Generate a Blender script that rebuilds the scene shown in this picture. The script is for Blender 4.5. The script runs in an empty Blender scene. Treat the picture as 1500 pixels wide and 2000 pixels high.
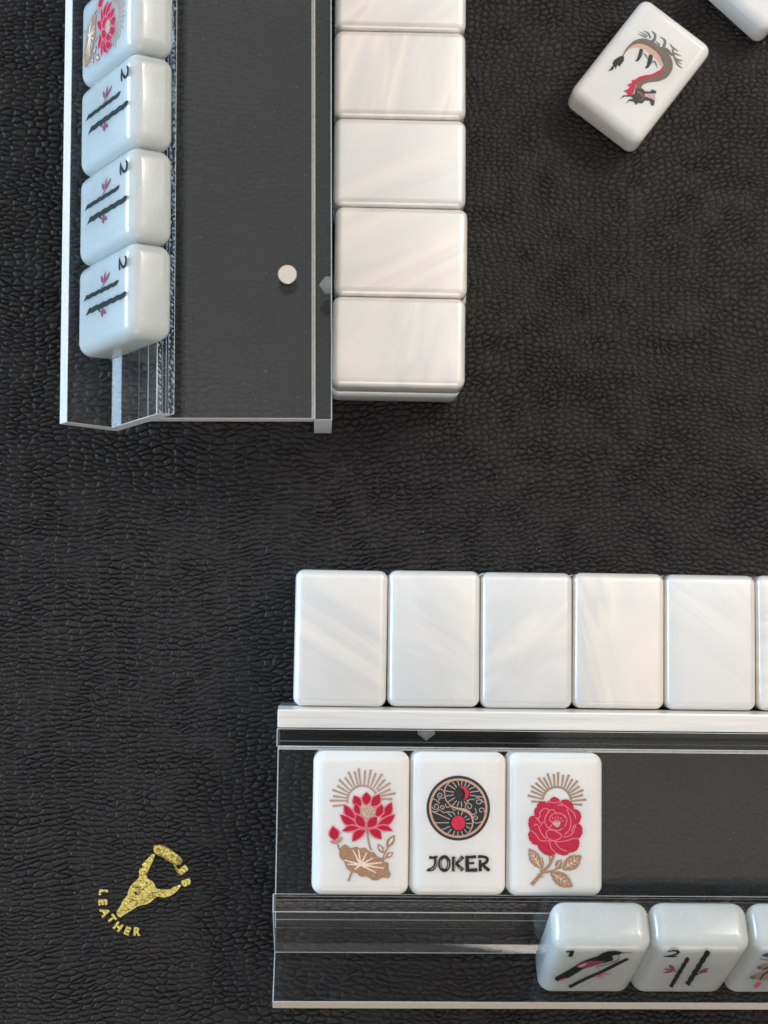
import bpy, bmesh, math, random
import numpy as np
from mathutils import Matrix, Vector
from mathutils.geometry import tessellate_polygon
random.seed(4)
MM = 0.001                                   # everything below is written in millimetres
scene = bpy.context.scene
COL = scene.collection

# ------------------------------------------------------------------ camera
cam_data = bpy.data.cameras.new('camera')
cam = bpy.data.objects.new('camera', cam_data); COL.objects.link(cam)
right, up, back = [[0.9991632, 0.0, 0.0409021], [-0.0034832, 0.9963673, 0.0850886], [-0.0407535, -0.0851598, 0.9955335]]
M4 = Matrix((right, up, back)).transposed().to_4x4()
M4.translation = Vector((0, 0, 407.5945 * MM))
cam.matrix_world = M4
cam_data.sensor_fit = 'HORIZONTAL'; cam_data.sensor_width = 36.0
cam_data.lens = 3038.2673 / 1500 * 36
cam_data.clip_start = 0.01; cam_data.clip_end = 20
cam_data.dof.use_dof = True; cam_data.dof.focus_distance = 0.386; cam_data.dof.aperture_fstop = 26
scene.camera = cam

# ------------------------------------------------------------------ world, lamps, exposure
world = bpy.data.worlds.new('World'); scene.world = world; world.use_nodes = True
bg = world.node_tree.nodes['Background']
bg.inputs['Color'].default_value = (1.0, 0.94, 0.88, 1); bg.inputs['Strength'].default_value = 0.24
def lamp(name, loc, aim, sx, sy, power, color):
    d = bpy.data.lights.new(name, 'AREA'); d.shape = 'RECTANGLE'; d.size = sx; d.size_y = sy
    d.energy = power; d.color = color
    o = bpy.data.objects.new(name, d); COL.objects.link(o)
    o.location = loc
    o.rotation_euler = (Vector(aim) - Vector(loc)).to_track_quat('-Z', 'Y').to_euler()
    return o
lamp('ceiling_panel', (0.10, 1.05, 1.30), (0.10, 1.05, 0), 2.2, 1.75, 8.6, (1.0, 0.97, 0.93))
lamp('side_panel', (0.95, -0.15, 1.20), (0.95, -0.15, 0), 1.45, 1.3, 3.9, (1.0, 0.90, 0.80))
lamp('key_lamp', (0.95, 0.80, 0.85), (0.0, 0.0, 0), 0.9, 0.9, 5.0, (1.0, 0.96, 0.91))
lamp('window', (-1.00, 0.25, 0.20), (-0.05, 0.10, 0.03), 0.8, 0.4, 17.0, (0.50, 0.75, 1.0))
lamp('room_lamp', (0.15, -1.15, 0.62), (0.0, 0.0, 0.0), 0.8, 0.6, 4.0, (1.0, 0.93, 0.87))  # added fill from the near side, brightens faces turned that way
lamp('spot_lamp', (0.55, 0.62, 0.75), (0.0, 0.0, 0.0), 0.06, 0.05, 1.2, (1.0, 0.97, 0.93))
lamp('spot_lamp', (0.66, 0.52, 0.75), (0.0, 0.0, 0.0), 0.05, 0.05, 1.2, (1.0, 0.97, 0.93))
vs = scene.view_settings
vs.view_transform = 'Standard'; vs.look = 'None'; vs.exposure = 0.05; vs.gamma = 1; vs.use_curve_mapping = False
scene.render.engine = 'CYCLES'
scene.cycles.use_denoising = True; scene.cycles.denoising_prefilter = 'ACCURATE'; scene.cycles.denoising_input_passes = 'RGB_ALBEDO_NORMAL'
scene.cycles.max_bounces = 14; scene.cycles.transmission_bounces = 12; scene.cycles.glossy_bounces = 6
scene.cycles.caustics_reflective = True; scene.cycles.caustics_refractive = True
scene.cycles.sample_clamp_indirect = 4.0

# ------------------------------------------------------------------ materials
def lin(c):
    return tuple(((x / 255) / 12.92 if x / 255 <= 0.04045 else ((x / 255 + 0.055) / 1.055) ** 2.4) for x in c) + (1,)
def mat(name):
    m = bpy.data.materials.new(name); m.use_nodes = True
    nt = m.node_tree; b = nt.nodes['Principled BSDF']
    return m, nt, b
def node(nt, t, **kw):
    n = nt.nodes.new(t)
    for k, v in kw.items(): setattr(n, k, v)
    return n
def ramp(nt, stops, interp='LINEAR'):
    r = nt.nodes.new('ShaderNodeValToRGB'); r.color_ramp.interpolation = interp
    e = r.color_ramp.elements
    e[0].position, e[0].color = stops[0][0], stops[0][1]
    e[1].position, e[1].color = stops[-1][0], stops[-1][1]
    for p, c in stops[1:-1]:
        x = e.new(p); x.color = c
    return r

def mat_leather():
    m, nt, b = mat('black_leather')
    tc = node(nt, 'ShaderNodeTexCoord')
    n1 = node(nt, 'ShaderNodeTexNoise'); n1.inputs['Scale'].default_value = 35; n1.inputs['Detail'].default_value = 4
    r = ramp(nt, [(0.3, (0.0115, 0.0108, 0.0106, 1)), (0.7, (0.0180, 0.0160, 0.0148, 1))])
    nt.links.new(tc.outputs['Object'], n1.inputs['Vector']); nt.links.new(n1.outputs['Fac'], r.inputs['Fac'])
    nt.links.new(r.outputs['Color'], b.inputs['Base Color'])
    n2 = node(nt, 'ShaderNodeTexNoise'); n2.inputs['Scale'].default_value = 2600; n2.inputs['Detail'].default_value = 3
    nt.links.new(tc.outputs['Object'], n2.inputs['Vector'])
    bp = node(nt, 'ShaderNodeBump'); bp.inputs['Strength'].default_value = 0.35; bp.inputs['Distance'].default_value = 0.00012
    nt.links.new(n2.outputs['Fac'], bp.inputs['Height']); nt.links.new(bp.outputs['Normal'], b.inputs['Normal'])
    b.inputs['Roughness'].default_value = 0.55; b.inputs['Specular IOR Level'].default_value = 0.36
    return m

def mat_resin(name, col, sss, rough=0.16, speck=0.0):
    m, nt, b = mat(name)
    b.inputs['Base Color'].default_value = col
    b.inputs['Roughness'].default_value = rough
    b.inputs['Subsurface Weight'].default_value = sss
    b.inputs['Subsurface Radius'].default_value = (1.0, 0.95, 0.85)
    b.inputs['Subsurface Scale'].default_value = 0.004 if sss < 0.5 else 0.009
    tc = node(nt, 'ShaderNodeTexCoord')
    n = node(nt, 'ShaderNodeTexNoise'); n.inputs['Scale'].default_value = 90; n.inputs['Detail'].default_value = 5
    nt.links.new(tc.outputs['Object'], n.inputs['Vector'])
    k = 0.93
    r = ramp(nt, [(0.35, (col[0] * k, col[1] * k, col[2] * k, 1)), (0.65, col)])
    nt.links.new(n.outputs['Fac'], r.inputs['Fac'])
    last = r.outputs['Color']
    if speck > 0:
        v = node(nt, 'ShaderNodeTexNoise'); v.inputs['Scale'].default_value = 1100; v.inputs['Detail'].default_value = 2
        nt.links.new(tc.outputs['Object'], v.inputs['Vector'])
        vr = ramp(nt, [(0.62, (0, 0, 0, 1)), (0.75, (1, 1, 1, 1))])
        nt.links.new(v.outputs['Fac'], vr.inputs['Fac'])
        mx = node(nt, 'ShaderNodeMix', data_type='RGBA')
        ml = node(nt, 'ShaderNodeMath', operation='MULTIPLY'); ml.inputs[1].default_value = speck
        nt.links.new(vr.outputs['Color'], ml.inputs[0]); nt.links.new(ml.outputs[0], mx.inputs[0])
        nt.links.new(last, mx.inputs[6]); mx.inputs[7].default_value = (0.95, 0.95, 0.95, 1)
        last = mx.outputs[2]
    nt.links.new(last, b.inputs['Base Color'])
    return m

def mat_pearl(name, turn=2.6, grain=(36, 11, 26), warm_from=0.38):
    m, nt, b = mat(name)
    tc = node(nt, 'ShaderNodeTexCoord'); oi = node(nt, 'ShaderNodeObjectInfo')
    # every piece was cut from the slab at another place and angle
    rot = node(nt, 'ShaderNodeVectorRotate', rotation_type='Z_AXIS')
    mm = node(nt, 'ShaderNodeMath', operation='MULTIPLY'); mm.inputs[1].default_value = turn
    nt.links.new(oi.outputs['Random'], mm.inputs[0]); nt.links.new(mm.outputs[0], rot.inputs['Angle'])
    nt.links.new(tc.outputs['Object'], rot.inputs['Vector'])
    off = node(nt, 'ShaderNodeMath', operation='MULTIPLY'); off.inputs[1].default_value = 7.3
    nt.links.new(oi.outputs['Random'], off.inputs[0])
    cb = node(nt, 'ShaderNodeCombineXYZ')
    for i in range(3): nt.links.new(off.outputs[0], cb.inputs[i])
    ad = node(nt, 'ShaderNodeVectorMath', operation='ADD')
    nt.links.new(rot.outputs[0], ad.inputs[0]); nt.links.new(cb.outputs[0], ad.inputs[1])
    mp = node(nt, 'ShaderNodeMapping'); mp.inputs['Scale'].default_value = grain
    nt.links.new(ad.outputs[0], mp.inputs['Vector'])
    n1 = node(nt, 'ShaderNodeTexNoise'); n1.inputs['Scale'].default_value = 0.9; n1.inputs['Detail'].default_value = 3.5
    n1.inputs['Roughness'].default_value = 0.5; n1.inputs['Distortion'].default_value = 1.3
    nt.links.new(mp.outputs[0], n1.inputs['Vector'])
    plain = ramp(nt, [(0.30, (0.71, 0.725, 0.725, 1)), (0.44, (0.82, 0.81, 0.795, 1)), (0.54, (0.76, 0.765, 0.76, 1)), (0.70, (0.90, 0.86, 0.81, 1))])
    warm = ramp(nt, [(0.26, (0.69, 0.69, 0.685, 1)), (0.40, (0.79, 0.77, 0.745, 1)), (0.49, (0.91, 0.85, 0.775, 1)), (0.56, (0.76, 0.74, 0.72, 1)), (0.72, (0.98, 0.90, 0.79, 1))])
    nt.links.new(n1.outputs['Fac'], plain.inputs['Fac']); nt.links.new(n1.outputs['Fac'], warm.inputs['Fac'])
    wn = node(nt, 'ShaderNodeTexWhiteNoise', noise_dimensions='1D'); nt.links.new(off.outputs[0], wn.inputs['W'])
    r = node(nt, 'ShaderNodeMix', data_type='RGBA')
    mr = node(nt, 'ShaderNodeMapRange'); mr.inputs[1].default_value = warm_from; mr.inputs[2].default_value = 0.85
    nt.links.new(wn.outputs['Value'], mr.inputs[0]); nt.links.new(mr.outputs[0], r.inputs[0]); nt.links.new(plain.outputs['Color'], r.inputs[6]); nt.links.new(warm.outputs['Color'], r.inputs[7])
    nt.links.new(r.outputs[2], b.inputs['Base Color'])
    # pearl flakes lie at slightly different angles under the clear coat
    mp2 = node(nt, 'ShaderNodeMapping'); mp2.inputs['Scale'].default_value = tuple(g * 2.2 for g in grain)
    nt.links.new(ad.outputs[0], mp2.inputs['Vector'])
    n2 = node(nt, 'ShaderNodeTexNoise'); n2.inputs['Scale'].default_value = 0.8; n2.inputs['Detail'].default_value = 3; n2.inputs['Distortion'].default_value = 1.2
    nt.links.new(mp2.outputs[0], n2.inputs['Vector'])
    bp = node(nt, 'ShaderNodeBump'); bp.inputs['Strength'].default_value = 0.35; bp.inputs['Distance'].default_value = 0.001
    nt.links.new(n2.outputs['Fac'], bp.inputs['Height']); nt.links.new(bp.outputs['Normal'], b.inputs['Normal'])
    b.inputs['Roughness'].default_value = 0.36; b.inputs['Metallic'].default_value = 0.22
    b.inputs['Coat Weight'].default_value = 1.0; b.inputs['Coat Roughness'].default_value = 0.06; b.inputs['Coat IOR'].default_value = 1.49
    b.inputs['Subsurface Weight'].default_value = 0.25; b.inputs['Subsurface Radius'].default_value = (1, 0.9, 0.8); b.inputs['Subsurface Scale'].default_value = 0.003
    return m

def mat_acrylic(name, rough, tint=(0.985, 0.99, 0.99, 1)):
    m, nt, b = mat(name)
    b.inputs['Base Color'].default_value = tint; b.inputs['Roughness'].default_value = rough
    b.inputs['Transmission Weight'].default_value = 1.0; b.inputs['IOR'].default_value = 1.49
    return m
def mat_edge(name, lo=(0.66, 0.66, 0.65, 1), hi=(0.80, 0.79, 0.775, 1)):                          # saw-cut, unpolished acrylic edge
    m, nt, b = mat(name)
    tc = node(nt, 'ShaderNodeTexCoord'); n = node(nt, 'ShaderNodeTexNoise'); n.inputs['Scale'].default_value = 900
    nt.links.new(tc.outputs['Object'], n.inputs['Vector'])
    r = ramp(nt, [(0.3, lo), (0.7, hi)]); nt.links.new(n.outputs['Fac'], r.inputs['Fac'])
    nt.links.new(r.outputs['Color'], b.inputs['Base Color'])
    b.inputs['Roughness'].default_value = 0.4; b.inputs['Transmission Weight'].default_value = 0.2; b.inputs['IOR'].default_value = 1.3
    return m

def mat_paint(name, rgb, metal=0.0, rough=0.38, grain=0.12):
    m, nt, b = mat(name)
    c = lin(rgb)
    tc = node(nt, 'ShaderNodeTexCoord'); n = node(nt, 'ShaderNodeTexNoise'); n.inputs['Scale'].default_value = 2200; n.inputs['Detail'].default_value = 2
    nt.links.new(tc.outputs['Object'], n.inputs['Vector'])
    r = ramp(nt, [(0.3, tuple(x * (1 - grain) for x in c[:3]) + (1,)), (0.7, tuple(min(1, x * (1 + grain)) for x in c[:3]) + (1,))])
    nt.links.new(n.outputs['Fac'], r.inputs['Fac']); nt.links.new(r.outputs['Color'], b.inputs['Base Color'])
    b.inputs['Roughness'].default_value = rough; b.inputs['Metallic'].default_value = metal
    return m
def mat_gold(name, col):
    m, nt, b = mat(name)
    b.inputs['Base Color'].default_value = col; b.inputs['Metallic'].default_value = 1.0; b.inputs['Roughness'].default_value = 0.33
    tc = node(nt, 'ShaderNodeTexCoord'); n = node(nt, 'ShaderNodeTexNoise'); n.inputs['Scale'].default_value = 1500; n.inputs['Detail'].default_value = 3
    nt.links.new(tc.outputs['Object'], n.inputs['Vector'])
    bp = node(nt, 'ShaderNodeBump'); bp.inputs['Strength'].default_value = 0.8; bp.inputs['Distance'].default_value = 0.0004
    nt.links.new(n.outputs['Fac'], bp.inputs['Height']); nt.links.new(bp.outputs['Normal'], b.inputs['Normal'])
    w = node(nt, 'ShaderNodeTexNoise'); w.inputs['Scale'].default_value = 1300; w.inputs['Detail'].default_value = 4      # worn through along the grain
    mp = node(nt, 'ShaderNodeMapping'); mp.inputs['Scale'].default_value = (0.6, 1.2, 1); mp.inputs['Location'].default_value = (0.3, 0.1, 0)
    nt.links.new(tc.outputs['Object'], mp.inputs['Vector']); nt.links.new(mp.outputs[0], w.inputs['Vector'])
    wr = ramp(nt, [(0.37, (0, 0, 0, 1)), (0.40, (1, 1, 1, 1))]); nt.links.new(w.outputs['Fac'], wr.inputs['Fac'])
    nt.links.new(wr.outputs['Color'], b.inputs['Alpha'])
    return m

LEATHER = mat_leather()
WHITE = mat_resin('white_resin', (0.80, 0.785, 0.765, 1), 0.35, 0.06)
JADE = mat_resin('milky_resin', (0.72, 0.75, 0.735, 1), 0.9, 0.24, 0.35)
JADE.node_tree.nodes['Principled BSDF'].inputs['Specular IOR Level'].default_value = 0.4
JADE.node_tree.nodes['Principled BSDF'].inputs['Transmission Weight'].default_value = 0.28
JADE.node_tree.nodes['Principled BSDF'].inputs['Coat Weight'].default_value = 0.5
JADE.node_tree.nodes['Principled BSDF'].inputs['Coat Roughness'].default_value = 0.05
PEARL = mat_pearl('pearl_resin')
PEARLBAR = mat_pearl('pearl_acrylic', 0.0, (9, 120, 60), 0.99)
CLEAR = mat_acrylic('clear_acrylic', 0.0)
EDGE = mat_edge('sawn_edge_and_glint')
LIPEDGE = mat_edge('lip_glow_edge', (0.84, 0.75, 0.64, 1), (0.92, 0.83, 0.72, 1))  # warm internal reflection in the lip, painted as edge colour
HOLE = mat_edge('drilled_acrylic', (0.92, 0.92, 0.92, 1), (0.97, 0.97, 0.97, 1))
HOLE.node_tree.nodes['Principled BSDF'].inputs['Transmission Weight'].default_value = 0.0
def mat_sheet(name):                         # thin clear sheet: see-through, mirror-like film of reflection, faint smudges
    m, nt, b = mat(name); out = nt.nodes['Material Output']; nt.nodes.remove(b)
    tc = node(nt, 'ShaderNodeTexCoord')
    n = node(nt, 'ShaderNodeTexNoise'); n.inputs['Scale'].default_value = 45; n.inputs['Detail'].default_value = 6; n.inputs['Roughness'].default_value = 0.65
    nt.links.new(tc.outputs['Object'], n.inputs['Vector'])
    fr = node(nt, 'ShaderNodeFresnel'); fr.inputs['IOR'].default_value = 1.41
    tr = node(nt, 'ShaderNodeBsdfTransparent'); tr.inputs['Color'].default_value = (0.975, 0.985, 0.985, 1)
    gl = node(nt, 'ShaderNodeBsdfGlossy'); gl.inputs['Color'].default_value = (0.92, 0.98, 1, 1)
    rr = ramp(nt, [(0.35, (0.015, 0.015, 0.015, 1)), (0.75, (0.10, 0.10, 0.10, 1))])
    nt.links.new(n.outputs['Fac'], rr.inputs['Fac']); nt.links.new(rr.outputs['Color'], gl.inputs['Roughness'])
    mx = node(nt, 'ShaderNodeMixShader')
    nt.links.new(fr.outputs['Fac'], mx.inputs[0]); nt.links.new(tr.outputs[0], mx.inputs[1]); nt.links.new(gl.outputs[0], mx.inputs[2])
    df = node(nt, 'ShaderNodeBsdfDiffuse'); df.inputs['Color'].default_value = (0.8, 0.83, 0.84, 1)
    hz = ramp(nt, [(0.35, (0.0, 0.0, 0.0, 1)), (0.8, (0.006, 0.006, 0.006, 1))]); nt.links.new(n.outputs['Fac'], hz.inputs['Fac'])
    m2 = node(nt, 'ShaderNodeMixShader')
    nt.links.new(hz.outputs['Color'], m2.inputs[0]); nt.links.new(mx.outputs[0], m2.inputs[1]); nt.links.new(df.outputs[0], m2.inputs[2])
    nt.links.new(m2.outputs[0], out.inputs['Surface'])
    return m
SHEET = mat_sheet('acrylic_sheet')
FROST = mat_acrylic('frosted_acrylic', 0.45)
PAINT = {k: mat_paint('paint_' + k, *v) for k, v in {
    'rose': ((182, 150, 136), 0.15), 'tan': ((164, 136, 118), 0.1), 'pale': ((238, 214, 196),), 'bronze': ((170, 132, 104), 0.15, 0.38, 0.25),
    'sand': ((200, 172, 150), 0.1), 'red': ((176, 14, 44),), 'pink': ((226, 112, 134),), 'crimson': ((186, 24, 58),), 'coral': ((206, 40, 72),),
    'umber': ((52, 47, 40),), 'rosegold': ((206, 168, 152), 0.3), 'slate': ((40, 42, 44),), 'silver': ((196, 180, 170), 0.2), 'jet': ((12, 12, 14),),
    'ink': ((24, 27, 27),), 'smoke': ((104, 104, 100),), 'brown': ((112, 92, 80),), 'skin': ((206, 164, 146),), 'lilac': ((206, 162, 182),),
    'green': ((28, 36, 35),), 'magenta': ((136, 66, 92),), 'rosy': ((190, 90, 112),), 'taupe': ((150, 132, 116),), 'blue': ((56, 74, 96),)}.items()}
GOLD = mat_gold('gold_foil', (1.0, 0.86, 0.27, 1)); GOLDLOW = mat_gold('gold_foil_pressed', (0.60, 0.46, 0.16, 1))
def mat_steel():
    m, nt, b = mat('nickel'); b.inputs['Base Color'].default_value = (0.72, 0.69, 0.62, 1); b.inputs['Metallic'].default_value = 1; b.inputs['Roughness'].default_value = 0.38
    return m
STEEL = mat_steel()

# ------------------------------------------------------------------ helpers
def tag(o, label=None, cat=None, group=None, kind=None):
    if label: o['label'] = label
    if cat: o['category'] = cat
    if group: o['group'] = group
    if kind: o['kind'] = kind
    return o
def empty(name, matrix):
    o = bpy.data.objects.new(name, None); COL.objects.link(o); o.empty_display_size = 0.005
    o.matrix_world = matrix
    return o
def link(name, me, parent=None, mats=()):
    o = bpy.data.objects.new(name, me); COL.objects.link(o)
    for m in mats:
        if m.name not in me.materials: me.materials.append(m)
    if parent: o.parent = parent
    return o
def smooth(me):
    me.polygons.foreach_set('use_smooth', [True] * len(me.polygons))
def frame(origin, x, y, z):
    m = Matrix((x, y, z)).transposed().to_4x4(); m.translation = Vector(origin) * MM
    return m
def rotz(a):
    return Vector((math.cos(a), math.sin(a), 0)), Vector((-math.sin(a), math.cos(a), 0)), Vector((0, 0, 1))

# ------------------------------------------------------------------ the leather surface
def vnoise(x, y, scale, seed):
    rs = np.random.RandomState(seed); g = rs.rand(64, 64)
    fx, fy = x / scale, y / scale
    ix, iy = np.floor(fx).astype(int), np.floor(fy).astype(int)
    tx, ty = fx - ix, fy - iy
    tx, ty = tx * tx * (3 - 2 * tx), ty * ty * (3 - 2 * ty)
    a, b = g[ix % 64, iy % 64], g[(ix + 1) % 64, iy % 64]
    c, d = g[ix % 64, (iy + 1) % 64], g[(ix + 1) % 64, (iy + 1) % 64]
    return (a * (1 - tx) + b * tx) * (1 - ty) + (c * (1 - tx) + d * tx) * ty - 0.5
def voronoi(x, y, seed):
    rs = np.random.RandomState(seed); N = 256
    jx, jy, hh = rs.rand(N, N), rs.rand(N, N), rs.rand(N, N)
    ix, iy = np.floor(x).astype(int), np.floor(y).astype(int)
    f1 = np.full(x.shape, 9.0); f2 = np.full(x.shape, 9.0); hid = np.zeros(x.shape)
    p1x = np.zeros(x.shape); p1y = np.zeros(x.shape); p2x = np.zeros(x.shape); p2y = np.zeros(x.shape)
    for dx in (-1, 0, 1):
        for dy in (-1, 0, 1):
            cx, cy = (ix + dx) % N, (iy + dy) % N
            px, py = ix + dx + 0.1 + 0.8 * jx[cx, cy], iy + dy + 0.1 + 0.8 * jy[cx, cy]
            d = np.hypot(px - x, py - y)
            near = d < f1; second = ~near & (d < f2)
            p2x = np.where(near, p1x, np.where(second, px, p2x)); p2y = np.where(near, p1y, np.where(second, py, p2y))
            f2 = np.where(near, f1, np.where(second, d, f2))
            hid = np.where(near, hh[cx, cy], hid); f1 = np.where(near, d, f1)
            p1x = np.where(near, px, p1x); p1y = np.where(near, py, p1y)
    lying = np.abs(p2y - p1y) / (np.hypot(p2x - p1x, p2y - p1y) + 1e-6)      # 1 where the border between two cells runs sideways
    gap = (f2 * f2 - f1 * f1) / (2 * np.hypot(p2x - p1x, p2y - p1y) + 1e-6)    # distance to that border
    return gap, lying, hid
def build_leather():
    step = 0.25
    xs = np.concatenate([[-900, -500, -280, -190, -160], np.arange(-151, -91, 0.75), np.arange(-91, 127, step), np.arange(127, 187, 0.75), [195, 225, 300, 500, 950]])
    ys = np.concatenate([[-900, -500, -280, -200, -172], np.arange(-163, -103, 0.75), np.arange(-103, 181, step), np.arange(181, 241, 0.75), [250, 280, 350, 550, 950]])
    X, Y = np.meshgrid(xs, ys, indexing='ij')
    wx = X + 4.0 * vnoise(X, Y, 19, 1) + 0.30 * vnoise(X, Y, 1.9, 2)
    wy = Y + 8.0 * vnoise(X, Y, 40, 3) + 2.0 * vnoise(X, Y, 13, 4) + 0.25 * vnoise(X, Y, 1.9, 5)
    st = 1.0 / (1.0 + np.exp((X + 0.45 * Y - 40) / 22))         # the grain is drawn out sideways on the left
    g, lying, hid = voronoi(wx / (2.1 + 0.9 * st), wy / 1.38, 11)           # pebbles
    k, klie, kid = voronoi(wx / 1.35 + 3.1, wy / 1.1 + 9.4, 13)             # fine cross cracks on the pebbles
    var = np.clip(0.95 + 0.9 * vnoise(X, Y, 5, 22), 0.5, 1.4)
    depth = (0.36 + (0.34 + 0.42 * st) * lying ** 2) * var
    crease = np.exp(-(g / 0.105) ** 2)
    Z = 0.24 * (1 - np.exp(-g / 0.22)) + 0.03 * hid - depth * crease - 0.06 * np.exp(-(k / 0.09) ** 2)
    Z = np.clip(Z - 0.27, -1.5, 0)
    inside = (X > -152) & (X < 188) & (Y > -164) & (Y < 242)
    Z = np.where(inside, Z, -0.25)
    V = np.stack([X, Y, Z], -1).reshape(-1, 3) * MM
    nx, ny = len(xs), len(ys)
    idx = np.arange(nx * ny).reshape(nx, ny)
    F = np.stack([idx[:-1, :-1], idx[1:, :-1], idx[1:, 1:], idx[:-1, 1:]], -1).reshape(-1, 4)
    me = bpy.data.meshes.new('leather_surface')
    me.vertices.add(len(V)); me.vertices.foreach_set('co', V.ravel().astype(np.float32))
    me.loops.add(F.size); me.loops.foreach_set('vertex_index', F.ravel().astype(np.int32))
    me.polygons.add(len(F)); me.polygons.foreach_set('loop_start', (np.arange(len(F)) * 4).astype(np.int32))
    me.polygons.foreach_set('use_smooth', np.ones(len(F), dtype=bool))
    me.update(); me.validate()
    return tag(link('leather_surface', me, None, [LEATHER]), 'black pebble-grained leather table surface', kind='structure')
build_leather()

# ------------------------------------------------------------------ acrylic racks
def prism_mesh(name, poly, v0, v1, to_world, edge_sides=(), bevel=0.28):
    """poly: (u, z) outline, swept from v0 to v1 along the rack"""
    bm = bmesh.new(); n = len(poly)
    a = [bm.verts.new(to_world(u, v0, z)) for u, z in poly]
    b = [bm.verts.new(to_world(u, v1, z)) for u, z in poly]
    caps = [bm.faces.new(a), bm.faces.new(b[::-1])]
    sides = []
    for i in range(n):
        f = bm.faces.new((a[i], b[i], b[(i + 1) % n], a[(i + 1) % n])); sides.append(f)
    for f in caps: f.material_index = 1
    for i in edge_sides: sides[i].material_index = 2
    bmesh.ops.recalc_face_normals(bm, faces=bm.faces)
    bmesh.ops.bevel(bm, geom=list(bm.edges), offset=bevel * MM, segments=2, profile=0.5, affect='EDGES', clamp_overlap=True, material=1)  # rack bevels take the pale edge material, painting bright edge lines
    bmesh.ops.triangulate(bm, faces=[f for f in bm.faces if len(f.verts) > 4])
    me = bpy.data.meshes.new(name); bm.to_mesh(me); bm.free()
    return me
def lathe_mesh(name, prof, seg, place):
    """prof: (radius, height); place maps local (x, y, h) to world metres"""
    bm = bmesh.new(); rings = []
    for r, h in prof:
        if r < 1e-6: rings.append([bm.verts.new(place(0, 0, h))])
        else: rings.append([bm.verts.new(place(r * math.cos(2 * math.pi * i / seg), r * math.sin(2 * math.pi * i / seg), h)) for i in range(seg)])
    for A, B in zip(rings[:-1], rings[1:]):
        for i in range(seg):
            j = (i + 1) % seg
            if len(A) == 1: bm.faces.new((A[0], B[i], B[j]))
            elif len(B) == 1: bm.faces.new((A[i], A[j], B[0]))
            else: bm.faces.new((A[i], A[j], B[j], B[i]))
    bmesh.ops.recalc_face_normals(bm, faces=bm.faces)
    me = bpy.data.meshes.new(name); bm.to_mesh(me); bm.free()
    return me

LIP, LIPIN, VEE = (0.0, 16.39), (2.35, 19.93), (12.25, 9.84)
S1, S2 = (26.07, 33.53), (30.35, 33.53)
B1, B2 = (12.15, 4.0), (13.12, 4.0)
ZT, ZB, U1, U2 = 24.57, 19.6, 63.95, 68.50
def back_u(z): return S2[0] - (S2[1] - z) * (S2[0] - B2[0]) / (S2[1] - B2[1])
def make_rack(label, x0, y0, udir, vdir, length, hole_v):
    root = empty('tile_rack', Matrix.Translation(Vector((x0, y0, 0)) * MM))
    def w(u, v, z): return (udir * u + vdir * v + Vector((0, 0, z))) * MM
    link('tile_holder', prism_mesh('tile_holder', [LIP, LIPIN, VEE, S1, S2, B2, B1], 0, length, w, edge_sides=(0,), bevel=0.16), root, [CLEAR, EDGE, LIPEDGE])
    link('tray', prism_mesh('tray', [(back_u(ZT) + 0.08, ZT), (U1 - 0.05, ZT), (U1 - 0.05, ZB), (back_u(ZB) + 0.08, ZB)], 0.3, length, w, bevel=0.16), root, [SHEET, EDGE])
    for a, b in ((U1 - 0.50, U1 - 0.30), (U1 + 0.20, U1 + 0.40)):  # added pale strips that paint the bright lines along the tray joint
        link('joint_glint', prism_mesh('joint_glint', [(a, ZT - 0.6), (b, ZT - 0.6), (b, ZT + 0.02), (a, ZT + 0.02)], 0.35, length - 0.3, w, bevel=0.05), root, [EDGE, EDGE])
    bar = link('rear_bar', prism_mesh('rear_bar', [(U1 + 0.05, 0.02), (U2, 0.02), (U2, ZT), (U1 + 0.05, ZT)], 0, length, w, bevel=0.16), root, [SHEET, EDGE])
    # blind hole drilled into the bar from behind, with the conical bottom the drill leaves
    def pl(x, y, h): return w(U2 - 0.15 - h, hole_v + x, 14.0 + y)
    link('drill_hole', lathe_mesh('drill_hole', [(0, 0), (2.2, 0), (2.2, 1.5), (0.15, 3.0), (0, 3.0)], 24, pl), bar, [HOLE])
    for v in (104, length - 62):
        def pf(x, y, h, v=v): return w(12.63 + x, v + y, h)
        link('bumper_foot', lathe_mesh('bumper_foot', [(0, 0.02), (3.2, 0.02), (2.7, 3.97), (0, 3.97)], 24, pf), root, [FROST])
    return tag(root, label, 'tile rack', 'clear acrylic tile racks')
A0, A1 = 0.0042, -0.0125
uL, vL, _ = rotz(A0)
left_rack = make_rack('clear acrylic tile rack along the left, its tray empty but for a disc magnet', -65.7151, 55.3688, uL, vL, 300, 36.5)
vB, uB, _ = rotz(A1)
bottom_rack = make_rack('clear acrylic tile rack at the bottom with the joker tile on its tray', -11.3057, -88.7527, uB, vB, 300, 37.2)
def make_pusher():
    root = empty('wall_pusher', Matrix.Translation(Vector((-11.3057, -88.7527, 0)) * MM))
    def w(u, v, z): return (uB * u + vB * v + Vector((0, 0, z))) * MM
    link('bar', prism_mesh('bar', [(68.72, 0.02), (73.88, 0.02), (73.88, 21.2), (73.1, 24.9), (68.72, 24.9)], 0.1, 300, w, bevel=0.35), root, [PEARLBAR, PEARLBAR])
    return tag(root, 'long pearly white pusher bar between bottom rack and its wall of tiles', 'pusher')
make_pusher()

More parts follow.
